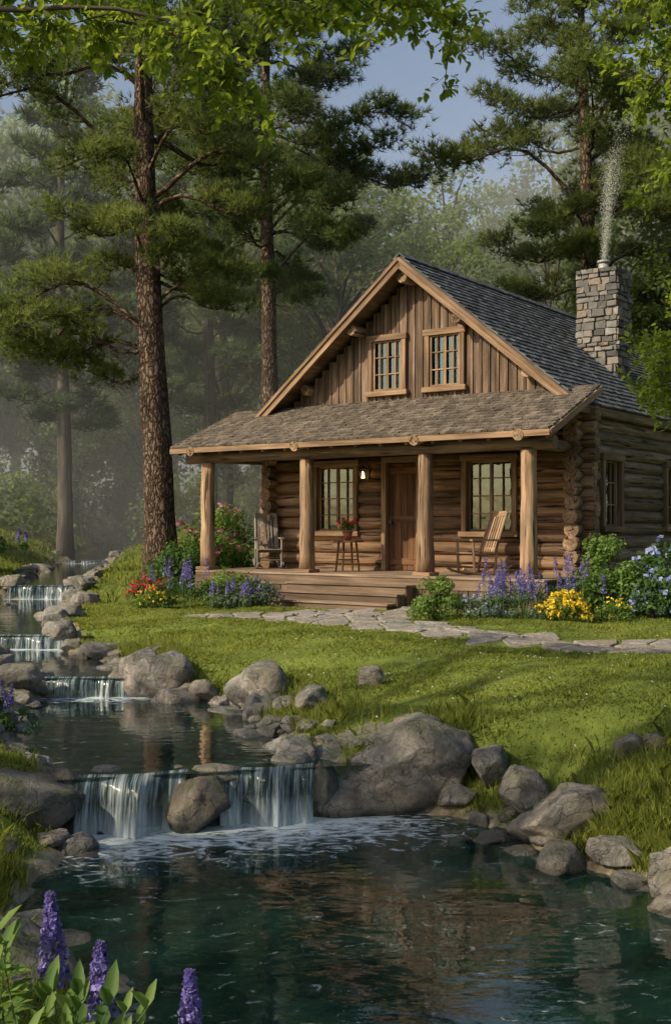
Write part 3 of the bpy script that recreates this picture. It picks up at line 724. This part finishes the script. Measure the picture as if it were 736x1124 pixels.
lant=empty('wall_lantern',(CL[0],CL[1],0),-R(35.5)); la.build('lantern_frame',M['iron'],lant)
l2=MB(); l2.cyl((La,B0-.36,Lz-.1),(La,B0-.36,Lz+.05),.035,.022,10); l2.build('lantern_flame',M['glow'],lant,True)

# ------------------------------------------------------------------ furniture
def chair(a,b,rz,mat):
    x,y=cab(a,b); e=empty('rocking_chair',(x,y,FZ),rz); m=MB()
    for sx_ in(-.27,.27):
        pts=[(sx_,-.5+1.15*t_,.03+.14*((t_-.45)*2)**2) for t_ in np.linspace(0,1,9)]
        m.tube(pts,[.024]*9,8)
        m.cyl((sx_,-.24,.05),(sx_,-.27,.68),.026); m.cyl((sx_,.22,.05),(sx_*.96,.30,.48),.026)
        m.cyl((sx_*.96,.24,.42),(sx_*.9,.55,1.22),.026,.022)
        m.box((sx_*1.06,.0,.69),(.09,.66,.035)); m.cyl((sx_,-.25,.22),(sx_,.23,.22),.014)
    for i in range(7): m.box((0,-.27+i*.083,.44-.012*i),(.54,.075,.022))
    for i in range(6):
        xx=-.2+i*.08; m.beam((xx,.27,.46),(xx*.95,.53,1.14),.045,.014,up=(0,1,0))
    m.beam((-.25,.555,1.2),(.25,.555,1.2),.03,.11); m.beam((-.25,.30,.52),(.25,.30,.52),.03,.05)
    m.cyl((-.27,-.25,.2),(.27,-.25,.2),.014); m.cyl((-.27,.22,.24),(.27,.22,.24),.014)
    m.build('chair_frame',mat,e)
chair(6.3,.75,-R(62),M['chair']); chair(.75,1.2,R(10),M['chair2'])
x,y=cab(3.1,.95); e=empty('side_table',(x,y,FZ),0); m=MB()
m.cyl((0,0,.62),(0,0,.66),.34,.34,28)
for q in range(4):
    an=q*math.pi/2+.4; m.cyl((.2*math.cos(an),.2*math.sin(an),.62),(.27*math.cos(an),.27*math.sin(an),0),.024,.02,8)
m.cyl((.2,.09,.25),(-.2,-.09,.25),.013);m.cyl((-.09,.2,.25),(.09,-.2,.25),.013)
m.build('table_frame',M['door'],e)

# ------------------------------------------------------------------ foliage builders
def leafquads(P,N,size,rg,aspect=.55,jit=.35):
    n=len(P); a=norm(rg.normal(size=(n,3))); nr=norm(N+rg.normal(0,.7,(n,3))); a=norm(a-(a*nr).sum(1,keepdims=True)*nr); b=np.cross(nr,a)
    s=size*rg.uniform(1-jit,1+jit,(n,1)); L=a*s*.5; W=b*s*.5*aspect
    V=np.stack([P-L,P-L*.1+W,P+L,P-L*.1-W],1).reshape(-1,3)
    return V,np.arange(n*4).reshape(n,4)
def clumps(centers,rad,per,size,rg,sq=.75,aspect=.55):
    k=len(centers); d=norm(rg.normal(size=(k,per,3))); r=rg.random((k,per,1))**.4
    P=centers[:,None,:]+d*r*rad[:,None,None]*np.array([1,1,sq]); N=d+np.array([0,0,.5])
    sh=rg.normal(0,.13,(k,1))+.42+.22*d[:,:,2]*1.0+.15*(r[:,:,0]-.6)+rg.normal(0,.10,(k,per))  # upper and outer leaves coloured lighter, light from above painted in
    V,F_=leafquads(P.reshape(-1,3),N.reshape(-1,3),size,rg,aspect)
    return V,F_,np.clip(sh.reshape(-1),0,1)
def shrub(name,x,y,r,h,mat,n=900,leaf=.06,fl=None,nf=0,fs=.05,sink=0,seed=0,ry=None):
    rg=np.random.default_rng(seed+11); z=gz(x,y); e=empty(name,(x,y,z-sink)); ry=ry or r
    k=26; d=norm(rg.normal(size=(k,3))); d[:,2]=np.abs(d[:,2]); C=d*np.array([r*.72,ry*.72,h*.75])*rg.uniform(.5,1,(k,1)); C[:,2]+=h*.12
    rad=rg.uniform(.22,.36,k)*min(max(r,ry),h*1.3)
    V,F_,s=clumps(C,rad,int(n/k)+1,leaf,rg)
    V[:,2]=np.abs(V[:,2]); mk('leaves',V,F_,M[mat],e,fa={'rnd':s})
    b=MB()
    for c in C[:12]: b.tube([(c[0]*.1,c[1]*.1,-.05),c*.5,c],[.02*h,.012*h,.005],5)
    b.build('stems',M['bark2'],e)
    if fl:
        i=rg.integers(0,k,nf); dd=norm(rg.normal(size=(nf,3))); dd[:,2]=np.abs(dd[:,2]); dd[:,1]-=.3
        P=C[i]+dd*rad[i][:,None]*1.02; P[:,2]=np.abs(P[:,2])
        PP=np.repeat(P,6,0)+rg.normal(0,fs*.3,(nf*6,3)); V,F_=leafquads(PP,np.repeat(dd,6,0),fs*.75,rg,.9)
        mk('blossoms',V,F_,M[fl],e,fa={'rnd':np.clip(rg.normal(.5,.25,nf*6),0,1)})
    return e
def spikes(name,x,y,n,spread,h,sl,mat='purple',seed=0,dense=60,fs=.03,leaf='shrub',nl=300,lsz=.09,ftop=None,whorl=0):
    rg=np.random.default_rng(seed+100); z0=gz(x,y); e=empty(name,(x,y,z0)); PV=[];PR=[];st=MB();N=[]
    if ftop is not None: h=ftop-z0
    for i in range(n):
        px_,py_=rg.normal(0,spread,2)*np.array([1,.6]); hh=h*(rg.uniform(.75,1.12) if n>1 else 1); lx,ly=rg.normal(0,.06,2)
        top=np.array([px_+lx,py_+ly,hh]); st.tube([(px_,py_,-.03),(px_+lx*.3,py_+ly*.3,hh*.5),top],[.007,.006,.003],5)
        m_=dense; t_=rg.random(m_)
        if whorl: t_=np.floor(t_*whorl)/whorl*1.0+rg.normal(0,.006,m_)+.01
        ang=np.arange(m_)*2.4+rg.normal(0,.3,m_); rr=sl*.17*(1-np.clip(t_,0,1)**1.3*.88)*rg.uniform(.6,1.1,m_)+.003
        base=np.array([px_+lx*.6,py_+ly*.6,hh-sl])
        P=base+(top-base)*t_[:,None]*1.0+np.stack([rr*np.cos(ang),rr*np.sin(ang),np.zeros(m_)],1)
        PV.append(P); N.append(np.stack([np.cos(ang),np.sin(ang),.5*np.ones(m_)],1)); PR.append(np.clip(.35+rg.normal(0,.22,m_)+.35*(rr/(sl*.17)-.4),0,1))
    P=np.concatenate(PV); Nn=np.concatenate(N); Rr=np.concatenate(PR)
    V,F_=leafquads(np.repeat(P,2,0),np.repeat(Nn,2,0),fs,rg,.8,.3); mk('florets',V,F_,M[mat],e,fa={'rnd':np.clip(np.repeat(Rr,2)+rg.normal(0,.12,len(Rr)*2),0,1)})
    st.build('stems',M['stem'],e)
    C=np.stack([rg.normal(0,spread,14),rg.normal(0,spread*.6,14),rg.uniform(.1,.75,14)*(h-sl)],1)
    V,F_,s=clumps(C,np.full(14,.25*(h-sl)+.04),nl//14+1,lsz,rg,aspect=.28); V[:,2]=np.maximum(V[:,2],0); mk('leaves',V,F_,M[leaf],e,fa={'rnd':s})
    return e
def leaf6(P,Dd,U,size,wid=1.0):
    s=np.cross(Dd,U)*wid; L=size[:,None]
    rows=[P,P+Dd*L*.35+s*L*.30+U*L*.06,P+Dd*L*.72+s*L*.22+U*L*.05,P+Dd*L*1.05-U*L*.08,P+Dd*L*.72-s*L*.22+U*L*.05,P+Dd*L*.35-s*L*.30+U*L*.06]
    V=np.stack(rows,1).reshape(-1,3); n=len(P); b=np.arange(n)[:,None]*6
    F_=np.concatenate([b+np.array([[0,1,2,3]]),b+np.array([[0,3,4,5]])],1).reshape(-1,4); return V,F_
def leafyplant(x,y,ztop,nst,spread,seed,size=.10,mat='shrub2'):
    rg=np.random.default_rng(seed); z0=gz(x,y); e=empty('leafy_plant',(x,y,z0)); st=MB(); PP=[];DD=[];SS=[]
    for i in range(nst):
        b=rg.normal(0,spread,2); h=(ztop-z0)*rg.uniform(.78,1.0); ln=rg.normal(0,.10,2)
        top=np.array([b[0]+ln[0],b[1]+ln[1],h]); st.tube([(b[0]*.4,b[1]*.4,0),(b[0],b[1],h*.6),top],[.006,.005,.002],5)
        n=12
        for j in range(n):
            f=.35+.65*j/(n-1); p=np.array([b[0]+ln[0]*f,b[1]+ln[1]*f,h*f]); an=j*2.4+rg.normal(0,.3)
            for q in (0,math.pi):
                PP.append(p); DD.append([math.cos(an+q),math.sin(an+q),.45+.9*(f>.95)+rg.normal(0,.15)]); SS.append(.45+.3*f+rg.normal(0,.12))
    P=np.array(PP); D=norm(np.array(DD)); U=np.tile([0,0,1.],(len(P),1)); U=norm(U-(U*D).sum(1,keepdims=True)*D)
    V,F_=leaf6(P,D,U,size*rg.uniform(.7,1.15,len(P)),.62); mk('leaves',V,F_,M[mat],e,fa={'rnd':np.repeat(np.clip(SS,0,1),2)}); st.build('stems',M['stem'],e)
pe=empty('potted_plant',(x,y,FZ+.66)); m=MB(); m.cyl((0,0,0),(0,0,.17),.075,.11,18); m.cyl((0,0,.17),(0,0,.2),.12,.12,18); m.build('pot',M['terra'],pe,True)
rg=np.random.default_rng(5); C=np.stack([rg.normal(0,.09,9),rg.normal(0,.09,9),rg.uniform(.25,.38,9)],1); V,F_,s=clumps(C,np.full(9,.08),40,.06,rg); mk('leaves',V,F_,M['shrub2'],pe,fa={'rnd':s})
BP_=np.stack([rg.normal(0,.11,22),rg.normal(-.04,.09,22),rg.uniform(.30,.47,22)],1); BP_=np.repeat(BP_,5,0)+rg.normal(0,.012,(110,3))
V,F_=leafquads(BP_,np.tile([0,-1,.5],(110,1)).astype(float),.05,rg,.9); mk('blossoms',V,F_,M['red'],pe,fa={'rnd':rg.uniform(.3,1,110)})

shrub('round_shrub',1.7,19.2,.62,.86,'shrub2',3600,.055,seed=1)
shrub('sage_plant',2.35,18.95,.5,.46,'sage',1800,.05,'blue',60,.035,seed=2)
spikes('lavender_plant',2.95,19.0,34,.30,.72,.26,seed=3,leaf='sage',nl=1300,lsz=.07,dense=40)
spikes('lupine_plant',3.0,19.7,8,.3,1.05,.36,seed=31,nl=500)
shrub('yellow_flower_bush',3.72,18.75,.5,.55,'shrub2',1700,.05,'yellow',230,.055,seed=4)
spikes('lupine_plant',3.9,19.6,11,.35,.98,.34,seed=5,nl=700)
shrub('broadleaf_shrub',4.75,20.3,.95,1.5,'shrub2',4600,.085,seed=6)
shrub('hydrangea_bush',5.75,20.0,.95,1.5,'shrub',4000,.09,'blue',40,.12,seed=7)
shrub('hydrangea_bush',5.3,19.0,.55,.8,'shrub',2000,.08,'blue',25,.11,seed=17)
shrub('low_yellow_shrub',4.55,18.75,.42,.36,'shrub2',1200,.05,'yellow',30,.04,seed=8)
shrub('sage_plant',-1.5,22.1,.6,.62,'sage',2400,.055,'purple',60,.035,seed=9)
shrub('round_shrub',-2.3,22.3,.6,.66,'shrub2',2400,.06,seed=10)
spikes('lavender_plant',-1.9,21.8,20,.35,.5,.18,seed=11,leaf='sage',nl=900,dense=40)
spikes('lupine_plant',-2.95,22.3,14,.28,.9,.34,seed=12,nl=700)
shrub('red_flower_bush',-3.75,23.3,.55,.7,'shrub',1600,.06,'red',150,.06,seed=13)
shrub('yellow_flower_bush',-3.55,22.0,.5,.42,'shrub2',1500,.05,'yellow',60,.04,seed=14)
shrub('broadleaf_shrub',-3.6,26.2,1.2,1.35,'shrub',4500,.09,seed=15)
shrub('broadleaf_shrub',-2.2,24.2,.8,.75,'shrub2',2600,.07,seed=25)
shrub('rhododendron_bush',-3.3,31,1.6,2.3,'shrub2',5600,.12,'pink',60,.12,seed=16)
shrub('broadleaf_shrub',-10.9,31,2.6,4.4,'shrub2',10000,.16,seed=18)
shrub('broadleaf_shrub',-15.0,37,3.2,5,'shrub2',9000,.2,seed=19)
spikes('lupine_plant',-9.3,29,22,.6,.75,.3,seed=20,fs=.06,nl=900,lsz=.16)
spikes('lupine_plant',-11.8,36,26,1.2,.8,.3,seed=21,fs=.07,nl=900,lsz=.16)
spikes('lupine_plant',-3.35,11.6,8,.14,.5,.2,seed=22,dense=90,fs=.022,nl=500)
shrub('fern_bush',-3.75,12.0,.4,.5,'shrub',1500,.07,seed=23)
for (x_,y_,zt,sl_,sd_) in [(-.82,3.55,1.42,.27,40),(-.67,3.45,1.36,.23,41),(-.41,3.4,1.285,.21,42)]:
    spikes('lupine_plant',x_,y_,1,.03,.6,sl_,seed=sd_,dense=300,fs=.024,nl=200,lsz=.11,leaf='shrub2',ftop=zt,whorl=15)
leafyplant(-1.02,3.6,1.46,5,.05,61,.12)
leafyplant(-.9,3.4,1.34,9,.10,62,.11,'shrub')
leafyplant(-.72,3.3,1.24,8,.09,63,.09)
leafyplant(-.52,3.2,1.17,7,.08,64,.08)
leafyplant(-1.0,3.2,1.28,8,.1,65,.11)

# ------------------------------------------------------------------ trees
def needlemesh(P,D,k,ln,wd,rg,shade):
    n=len(P); PP=np.repeat(P,k,0); d=norm(np.repeat(D,k,0)*.7+rg.normal(0,.62,(n*k,3))+np.array([0,0,.22]))
    s=norm(np.cross(d,rg.normal(size=d.shape)))*wd/2; L=ln*rg.uniform(.7,1.2,(n*k,1))
    V=np.stack([PP-s,PP+s,PP+d*L],1).reshape(-1,3); return V,np.arange(n*k*3).reshape(-1,3),np.clip(np.repeat(shade,k)+rg.normal(0,.08,n*k)+.12*d[:,2],0,1)  # needles pointing up get a lighter colour, as if lit from above
def pine(seed,H,base_r,z_low,rmax,nlimb,k,ln,wd,lean=(0,0),extra=(),padn=34,pads=3.0):
    rg=np.random.default_rng(seed); tb=MB(); hs=np.linspace(0,1,26)
    ph=rg.uniform(0,6,2)
    def tp(t): return np.array([lean[0]*t*H+.16*math.sin(t*5+ph[0])*t*2,lean[1]*t*H+.16*math.sin(t*4+ph[1])*t*2,t*H])
    tb.tube([tp(t)-(0 if i else .3)*np.array([0,0,1]) for i,t in enumerate(hs)],[base_r*(1.35 if i==0 else 1.08 if i==1 else 1)*(1-t)**.8+.02 for i,t in enumerate(hs)],18,.5,lump=.035)
    lb_=MB(); TP=[];TD=[];TS=[]
    limbs=[]
    for i in range(nlimb):
        u=(i+rg.random())/nlimb; z=z_low+(H*.985-z_low)*u
        L=rmax*(math.sin(min(1,(u+.12)/.42)*math.pi/2) if u<.3 else 1-((u-.3)/.7)**1.25*.88)*rg.uniform(.6,1.15)
        limbs.append((z,i*2.4+rg.uniform(-.5,.5),L,rg.uniform(.05,.35)+.35*u))
    limbs+=list(extra)
    for z,az,L,el in limbs:
        p0=tp(z/H); d=np.array([math.cos(az),math.sin(az),0]); sd_=np.array([-d[1],d[0],0]); w=rg.uniform(-.15,.15); cur=rg.uniform(.15,.45)
        def lp(t): return p0+d*L*t+sd_*L*w*math.sin(t*3)+np.array([0,0,L*(el*t-cur*t*t*.7+.10*math.sin(t*7+w*40))])
        ts=np.linspace(0,1,9); lr=base_r*.2*(L/rmax)**.7
        lb_.tube([lp(t) for t in ts],[max(.012,lr*(1-t*.85)) for t in ts],6,.5,False)
        npad=max(3,int(L*pads))
        for j in range(npad):
            t=.30+.72*(j+rg.random()*.8)/npad; s=rg.choice([-1,1]); q=lp(min(t,1)); off=(.30*L*(1.1-t)+.12)*rg.uniform(.1,1.1)
            td=norm(d*rg.uniform(.4,.9)+sd_*s*rg.uniform(.4,1)+np.array([0,0,rg.uniform(.0,.35)]))
            c=q+td*off+np.array([0,0,.06]); lb_.tube([q,(q+c)/2+np.array([0,0,-.03]),c],[.02,.013,.006],4,.5,False)
            pr_=rg.uniform(.38,.72)*(.75+.12*L); m_=int(padn*rg.uniform(.7,1.3))
            dd=norm(rg.normal(size=(m_,3))); rr=rg.random((m_,1))**.45
            P=c+dd*rr*pr_*np.array([1,1,.42])+np.array([0,0,.1]); P[:,2]+=-.12*(rr[:,0]*pr_)
            D=norm(dd*np.array([1,1,.35])+td*.35+np.array([0,0,.45]))
            TP.append(P);TD.append(D);TS.append(.40+rg.normal(0,.11)+.30*dd[:,2]*rr[:,0]+rg.normal(0,.06,m_))  # pad tops coloured lighter, undersides darker: painted top light over random tone
            for _ in range(3):
                e_=P[int(rg.integers(m_))]; lb_.tube([c-td*.1,e_],[.007,.003],3,.5,False)
    TP=np.concatenate(TP);TD=np.concatenate(TD);TS=np.concatenate(TS)
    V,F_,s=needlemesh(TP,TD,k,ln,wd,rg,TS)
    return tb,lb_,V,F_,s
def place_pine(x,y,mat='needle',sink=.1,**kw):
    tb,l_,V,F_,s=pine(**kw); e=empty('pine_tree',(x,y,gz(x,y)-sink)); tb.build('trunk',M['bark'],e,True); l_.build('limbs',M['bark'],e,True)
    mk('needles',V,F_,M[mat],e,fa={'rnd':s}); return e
place_pine(-4.35,29,seed=1,H=23,base_r=.40,z_low=7.8,rmax=4.5,nlimb=54,k=12,ln=.24,wd=.026,lean=(-.035,0),pads=2.6,
  extra=[(5.6,3.0,3.9,.35),(6.1,3.5,3.4,.25),(6.6,2.7,4.2,.15),(6.9,.1,2.2,.45),(7.3,-.5,2.2,.3),(5.2,2.6,2.6,.3),(7.6,.6,2.6,.3),(7.0,3.3,4.4,.2),(8,-1.2,3,.2)])
place_pine(-2.25,38,seed=2,H=23,base_r=.32,z_low=8.6,rmax=4.8,nlimb=54,k=11,ln=.28,wd=.034,mat='needle2',lean=(.01,0),pads=2.5)
place_pine(8.1,37,seed=3,H=22.5,base_r=.34,z_low=7.6,rmax=4.8,nlimb=54,k=11,ln=.28,wd=.034,pads=2.5)
def treeset(kind,seed):
    rg=np.random.default_rng(seed)
    if kind=='pine':
        tb,l_,V,F_,s=pine(seed,21,.3,5.0,3.8,44,7,.42,.07,padn=20,pads=2.2)
        a=tb.build('trunk',M['bark2'],None,True); b=l_.build('limbs',M['bark2'],None,True); c=mk('needles',V,F_,M['needlefar'],fa={'rnd':s})
    else:
        R_=4.6; tb=MB(); tb.tube([(0,0,-.3),(.1,.1,5),(.2,-.1,10),(0,.1,17)],[.34,.26,.18,.04],10)
        k=46 if kind=='sparse' else 120
        d=norm(rg.normal(size=(k,3))); C=d*np.array([R_,R_,8.6])*rg.uniform(.45,1,(k,1))**.6+np.array([0,0,11.0]); 
        low=np.clip((C[:,2]-1)/7,0.45,1); C[:,:2]*=low[:,None]
        rad=rg.uniform(.7,1.35,k)*(.8 if kind=='sparse' else 1)
        for c in C[::3]: tb.tube([(0,0,max(3.0,c[2]-3.5)),c*np.array([.55,.55,1])-np.array([0,0,.8]),c],[.09,.05,.015],5,None,False)
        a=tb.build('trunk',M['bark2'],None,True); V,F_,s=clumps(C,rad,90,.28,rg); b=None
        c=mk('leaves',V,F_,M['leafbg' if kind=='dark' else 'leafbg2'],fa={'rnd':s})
    out=[o.data for o in (a,b,c) if o]
    for o in (a,b,c):
        if o: bpy.data.objects.remove(o)
    return out
TS_={'pine':[treeset('pine',21),treeset('pine',22)],'dark':[treeset('dark',31),treeset('dark',32)],'light':[treeset('light',41),treeset('light',42)],'sparse':[treeset('sparse',51),treeset('sparse',52)]}
def inst(kind,x,y,s,parent,sz=1.0):
    e=bpy.data.objects.new('tree',None); e.location=(x,y,gz(x,y)-.1); e.scale=(s,s,s*sz); e.rotation_euler=(0,0,rng.uniform(0,6.28)); link(e,parent)
    for me in TS_[kind][int(rng.integers(0,2))]:
        o=bpy.data.objects.new(me.name,me); link(o,e)
forest=empty('distant_forest')
for (k,x,y,s,q) in [('light',-5.0,53,.9,1),('pine',-5.0,46,.95,1),('pine',-10.6,45,1.0,1),('light',-17,46,1.0,1),('light',4.5,50,.8,.9),('light',8.5,46,.8,.9),('light',13,44,.9,1),('dark',16,40,1,1),('light',1.5,56,.95,1),('pine',13.5,38,.95,1),
   ('light',6,62,1.05,1),('dark',0,52,.95,.9),('light',-1.5,60,1.1,1),('light',3,44,.6,.9),('light',11,36,.55,1),('light',-14.5,64,.9,1),('light',-11.2,70,1.0,1),('light',-17,76,1.1,1)]:
    inst(k,x,y,s,forest,q)
for row,(yy,n,hs) in enumerate([(68,13,1.2),(84,14,1.4),(104,17,1.7)]):
    for i in range(n):
        xx=(-1+2*(i+rng.random())/n)*(yy*.38+4); y2=yy+rng.uniform(-6,6)
        pxr=xx/y2
        s=hs*rng.uniform(.85,1.15)
        if .0<pxr<.19: s*=.84
        elif pxr<-.05: s*=1.05
        if yy<70 and -.23<pxr<-.14: continue
        inst(['dark','light','pine'][int(rng.choice(3,p=[.2,.62,.18]))],xx,y2,s,forest)
for (k,x,y,s) in [('dark',15,24,.9),('light',17,31,.9),('light',9,-9,1.1),('dark',-6,-14,1.1),('light',2,-18,1.2),('dark',16,-4,1.1),('light',-14,-16,1.2),
   ('sparse',-12.5,4.6,.8),('sparse',-14,-1.5,.95),('sparse',-16.5,9.0,.5)]:  # sparse ones: unseen from camera, added to cast dappled shade on lawn and pool
    inst(k,x,y,s,forest)
us=empty('forest_undergrowth'); rg=np.random.default_rng(77)
n=430; X=rg.uniform(-42,32,n); Y=rg.uniform(46,84,n); keep=(bil(SD,X,Y)>1.0)&~((X/Y>-.24)&(X/Y<-.15)&(Y<58)); X,Y=X[keep],Y[keep]
zz=rg.uniform(.2,1.2,len(X))+(rg.random(len(X))**2)*np.clip((Y-50)/5,0,7)
X=np.append(X,rg.uniform(-18,-10,36)); Y=np.append(Y,rg.uniform(66,74,36)); zz=np.append(zz,rg.uniform(.2,4.5,36))
C=np.stack([X,Y,bil(GZ,X,Y)+zz],1); V,F_,s=clumps(C,rg.uniform(.8,1.9,len(X)),180,.28,rg,.9); mk('bushes',V,F_,M['leafbg2'],us,fa={'rnd':s})

# ------------------------------------------------------------------ near leafy branches
def branchy(name,trunk,limbs,seed,leafsize=.055,mat='leaf'):
    rg=np.random.default_rng(seed); tb=MB(); tb.tube(trunk[0],trunk[1],14,.5); PP=[];DD=[];SS=[]
    for pts,r0,nt in limbs:
        pts=[np.array(p,float) for p in pts]
        def at(t):
            k=len(pts)-1; f=t*k; i=min(int(f),k-1); f-=i; return pts[i]*(1-f)+pts[i+1]*f
        tt=np.linspace(0,1,14); tb.tube([at(t)+np.array([0,0,.03*math.sin(t*17)]) for t in tt],[r0*(1-.85*t)+.003 for t in tt],7,.5)
        ax=norm(pts[-1]-pts[0])
        for j in range(nt):
            t=.25+.75*(j+rg.random())/nt; q=at(min(t,1)); tl=rg.uniform(.2,.5)
            td=norm(ax*rg.uniform(.1,.7)+rg.normal(0,.55,3)*np.array([1,1,.6])+np.array([0,0,-.18]))
            mid=q+td*tl*.5; end=q+td*tl+np.array([0,0,-.12*tl]); tb.tube([q,mid,end],[.005,.0035,.002],4,.5,False)
            for s_ in range(7):
                f0=rg.uniform(.15,1); b0=q+(end-q)*f0; d2=norm(td+rg.normal(0,.8,3)); l2=rg.uniform(.08,.2); e2=b0+d2*l2
                tb.tube([b0,e2],[.002,.001],3,.5,False); m_=10
                f=(np.arange(m_)+1)/m_; P=b0+(e2-b0)*f[:,None]+rg.normal(0,.012,(m_,3))
                D=norm(d2*.4+rg.normal(0,.7,(m_,3))+np.array([0,0,-.2])); PP.append(P);DD.append(D);SS.append(np.full(m_,rg.normal(.5,.15))+rg.normal(0,.12,m_))
    P=np.concatenate(PP);D=np.concatenate(DD);s=np.clip(np.concatenate(SS),0,1)
    U=norm(rg.normal(0,.5,P.shape)+np.array([0,0,1.])); U=norm(U-(U*D).sum(1,keepdims=True)*D)
    V,F_=leaf6(P,D,U,leafsize*rg.uniform(.65,1.25,len(P)))
    e=empty(name); tb.build('trunk_and_branches',M['bark2'],e,True); mk('leaves',V,F_,M[mat],e,fa={'rnd':np.repeat(s,2)}); return e
branchy('maple_tree',([(-4.6,6.5,.4),(-4.5,6.5,3),(-4.2,6.4,6),(-4.1,6.4,9)],[.3,.24,.17,.05]),
 [([(-4.4,6.5,4.3),(-3,6.4,5.3),(-1.6,6.3,5.6),(-.2,6.1,5.5),(.4,6.0,5.4)],.03,34),
  ([(-4.3,6.5,5.2),(-2.8,7,6.0),(-1.2,7.2,6.0),(.3,7.2,5.9),(.75,7.1,5.75)],.03,34),
  ([(-4.4,6.5,4.6),(-2.9,5.7,5.2),(-1.6,5.6,5.15),(-.6,5.6,5.05)],.025,24),
  ([(-4.4,6.4,5.0),(-2.6,6.3,5.7),(-1.0,6.5,5.45),(-.5,6.5,5.1)],.02,24)],5)
branchy('maple_tree',([(4.4,8.6,.9),(4.3,8.6,3),(4.2,8.5,6),(4.1,8.4,9)],[.26,.22,.15,.05]),
 [([(4.3,8.5,3.0),(3.5,8.6,3.8),(2.8,8.7,3.85),(2.4,8.8,3.6)],.025,34),
  ([(4.3,8.5,3.4),(3.4,8.9,4.1),(2.7,9.0,4.05)],.025,26),
  ([(4.2,8.4,4.9),(3.2,7.9,5.8),(2.4,7.7,5.8),(2.1,7.7,5.55)],.03,38),
  ([(4.2,8.4,5.4),(3.2,7.6,6.2),(2.4,7.4,6.2),(2.0,7.4,6.0)],.03,36),
  ([(4.2,8.4,4.4),(3.2,8.0,5.3),(2.7,7.9,5.3),(2.4,7.8,5.1)],.03,24)],6)

# ------------------------------------------------------------------ chimney smoke (a cloud of fine motes) and mist
sx_,sy_=cab(CA,CB); rg=np.random.default_rng(3); SH=5.2; P=[]
for wisp in range(12):
    n=1500; top=rg.uniform(.45,1.0); ph=rg.uniform(0,6.28,4); t_=(rg.random(n)**.8)*top
    cx=.95*t_**1.6+.30*t_*np.sin(t_*7+ph[0])+.10*t_*np.sin(t_*16+ph[1]); cy=.35*t_*np.sin(t_*6+ph[2])
    r=.035+.16*t_*(1+.35*np.sin(t_*21+ph[3]))
    keep=rg.random(n)<np.clip(1.25-t_/top*1.1,0,1)*(.55+.45*np.sin(t_*13+ph[1]))+.12
    Q=np.stack([cx+rg.normal(0,1,n)*r,cy+rg.normal(0,1,n)*r,t_*SH+rg.normal(0,.05,n)],1); P.append(Q[keep])
P=np.concatenate(P); P[:,2]=np.maximum(P[:,2],0); n=len(P); a_=norm(rg.normal(size=(n,3))); b_=norm(np.cross(a_,rg.normal(size=(n,3)))); s_=rg.uniform(.005,.011,(n,1))
V=np.stack([P+a_*s_,P-a_*s_*.5+b_*s_*.87,P-a_*s_*.5-b_*s_*.87],1).reshape(-1,3)
mk('chimney_smoke',V,np.arange(n*3).reshape(n,3),M['smoke'],fa={'rnd':rg.random(n)},loc=(sx_,sy_,8.94))
m=MB(); m.box((0,88,13.5),(150,104.5,31)); t=NT('mist'); vs=t.n('ShaderNodeVolumeScatter')
vs.inputs['Color'].default_value=(.97,.99,.95,1); vs.inputs['Density'].default_value=.0085; vs.inputs['Anisotropy'].default_value=-.4; t.l(vs.outputs[0],t.out.inputs['Volume'])
m.build('forest_mist',t.m)

# ------------------------------------------------------------------ light, world, camera
sdir=norm(np.array([-.82,-.44,.0])); el=R(35)
sun=bpy.data.lights.new('sun','SUN'); sun.energy=5.0; sun.angle=R(.6); sun.color=(1,.87,.65)
so=bpy.data.objects.new('sun',sun); v=Vector((sdir[0]*math.cos(el),sdir[1]*math.cos(el),math.sin(el)))
so.rotation_euler=v.to_track_quat('Z','Y').to_euler(); so.location=(-20,-10,20); link(so)
w=bpy.data.worlds.new('World'); S.world=w; w.use_nodes=True; nt=w.node_tree; nt.nodes.clear()
o_=nt.nodes.new('ShaderNodeOutputWorld'); bg=nt.nodes.new('ShaderNodeBackground'); sk=nt.nodes.new('ShaderNodeTexSky'); sk.sky_type='NISHITA'; sk.sun_disc=False
sk.sun_elevation=el; sk.sun_rotation=math.atan2(sdir[0],sdir[1]); sk.dust_density=2.5; bg.inputs[1].default_value=.15
nt.links.new(sk.outputs[0],bg.inputs[0]); nt.links.new(bg.outputs[0],o_.inputs[0])
cam=bpy.data.cameras.new('camera'); cam.sensor_fit='VERTICAL'; cam.sensor_height=24; cam.lens=24*1260/1124; cam.shift_y=16/1124; cam.clip_end=1000; cam.clip_start=.05
co=bpy.data.objects.new('camera',cam); co.location=(0,0,2.6); co.rotation_euler=(R(90),0,0); link(co); S.camera=co
S.view_settings.view_transform='Standard'
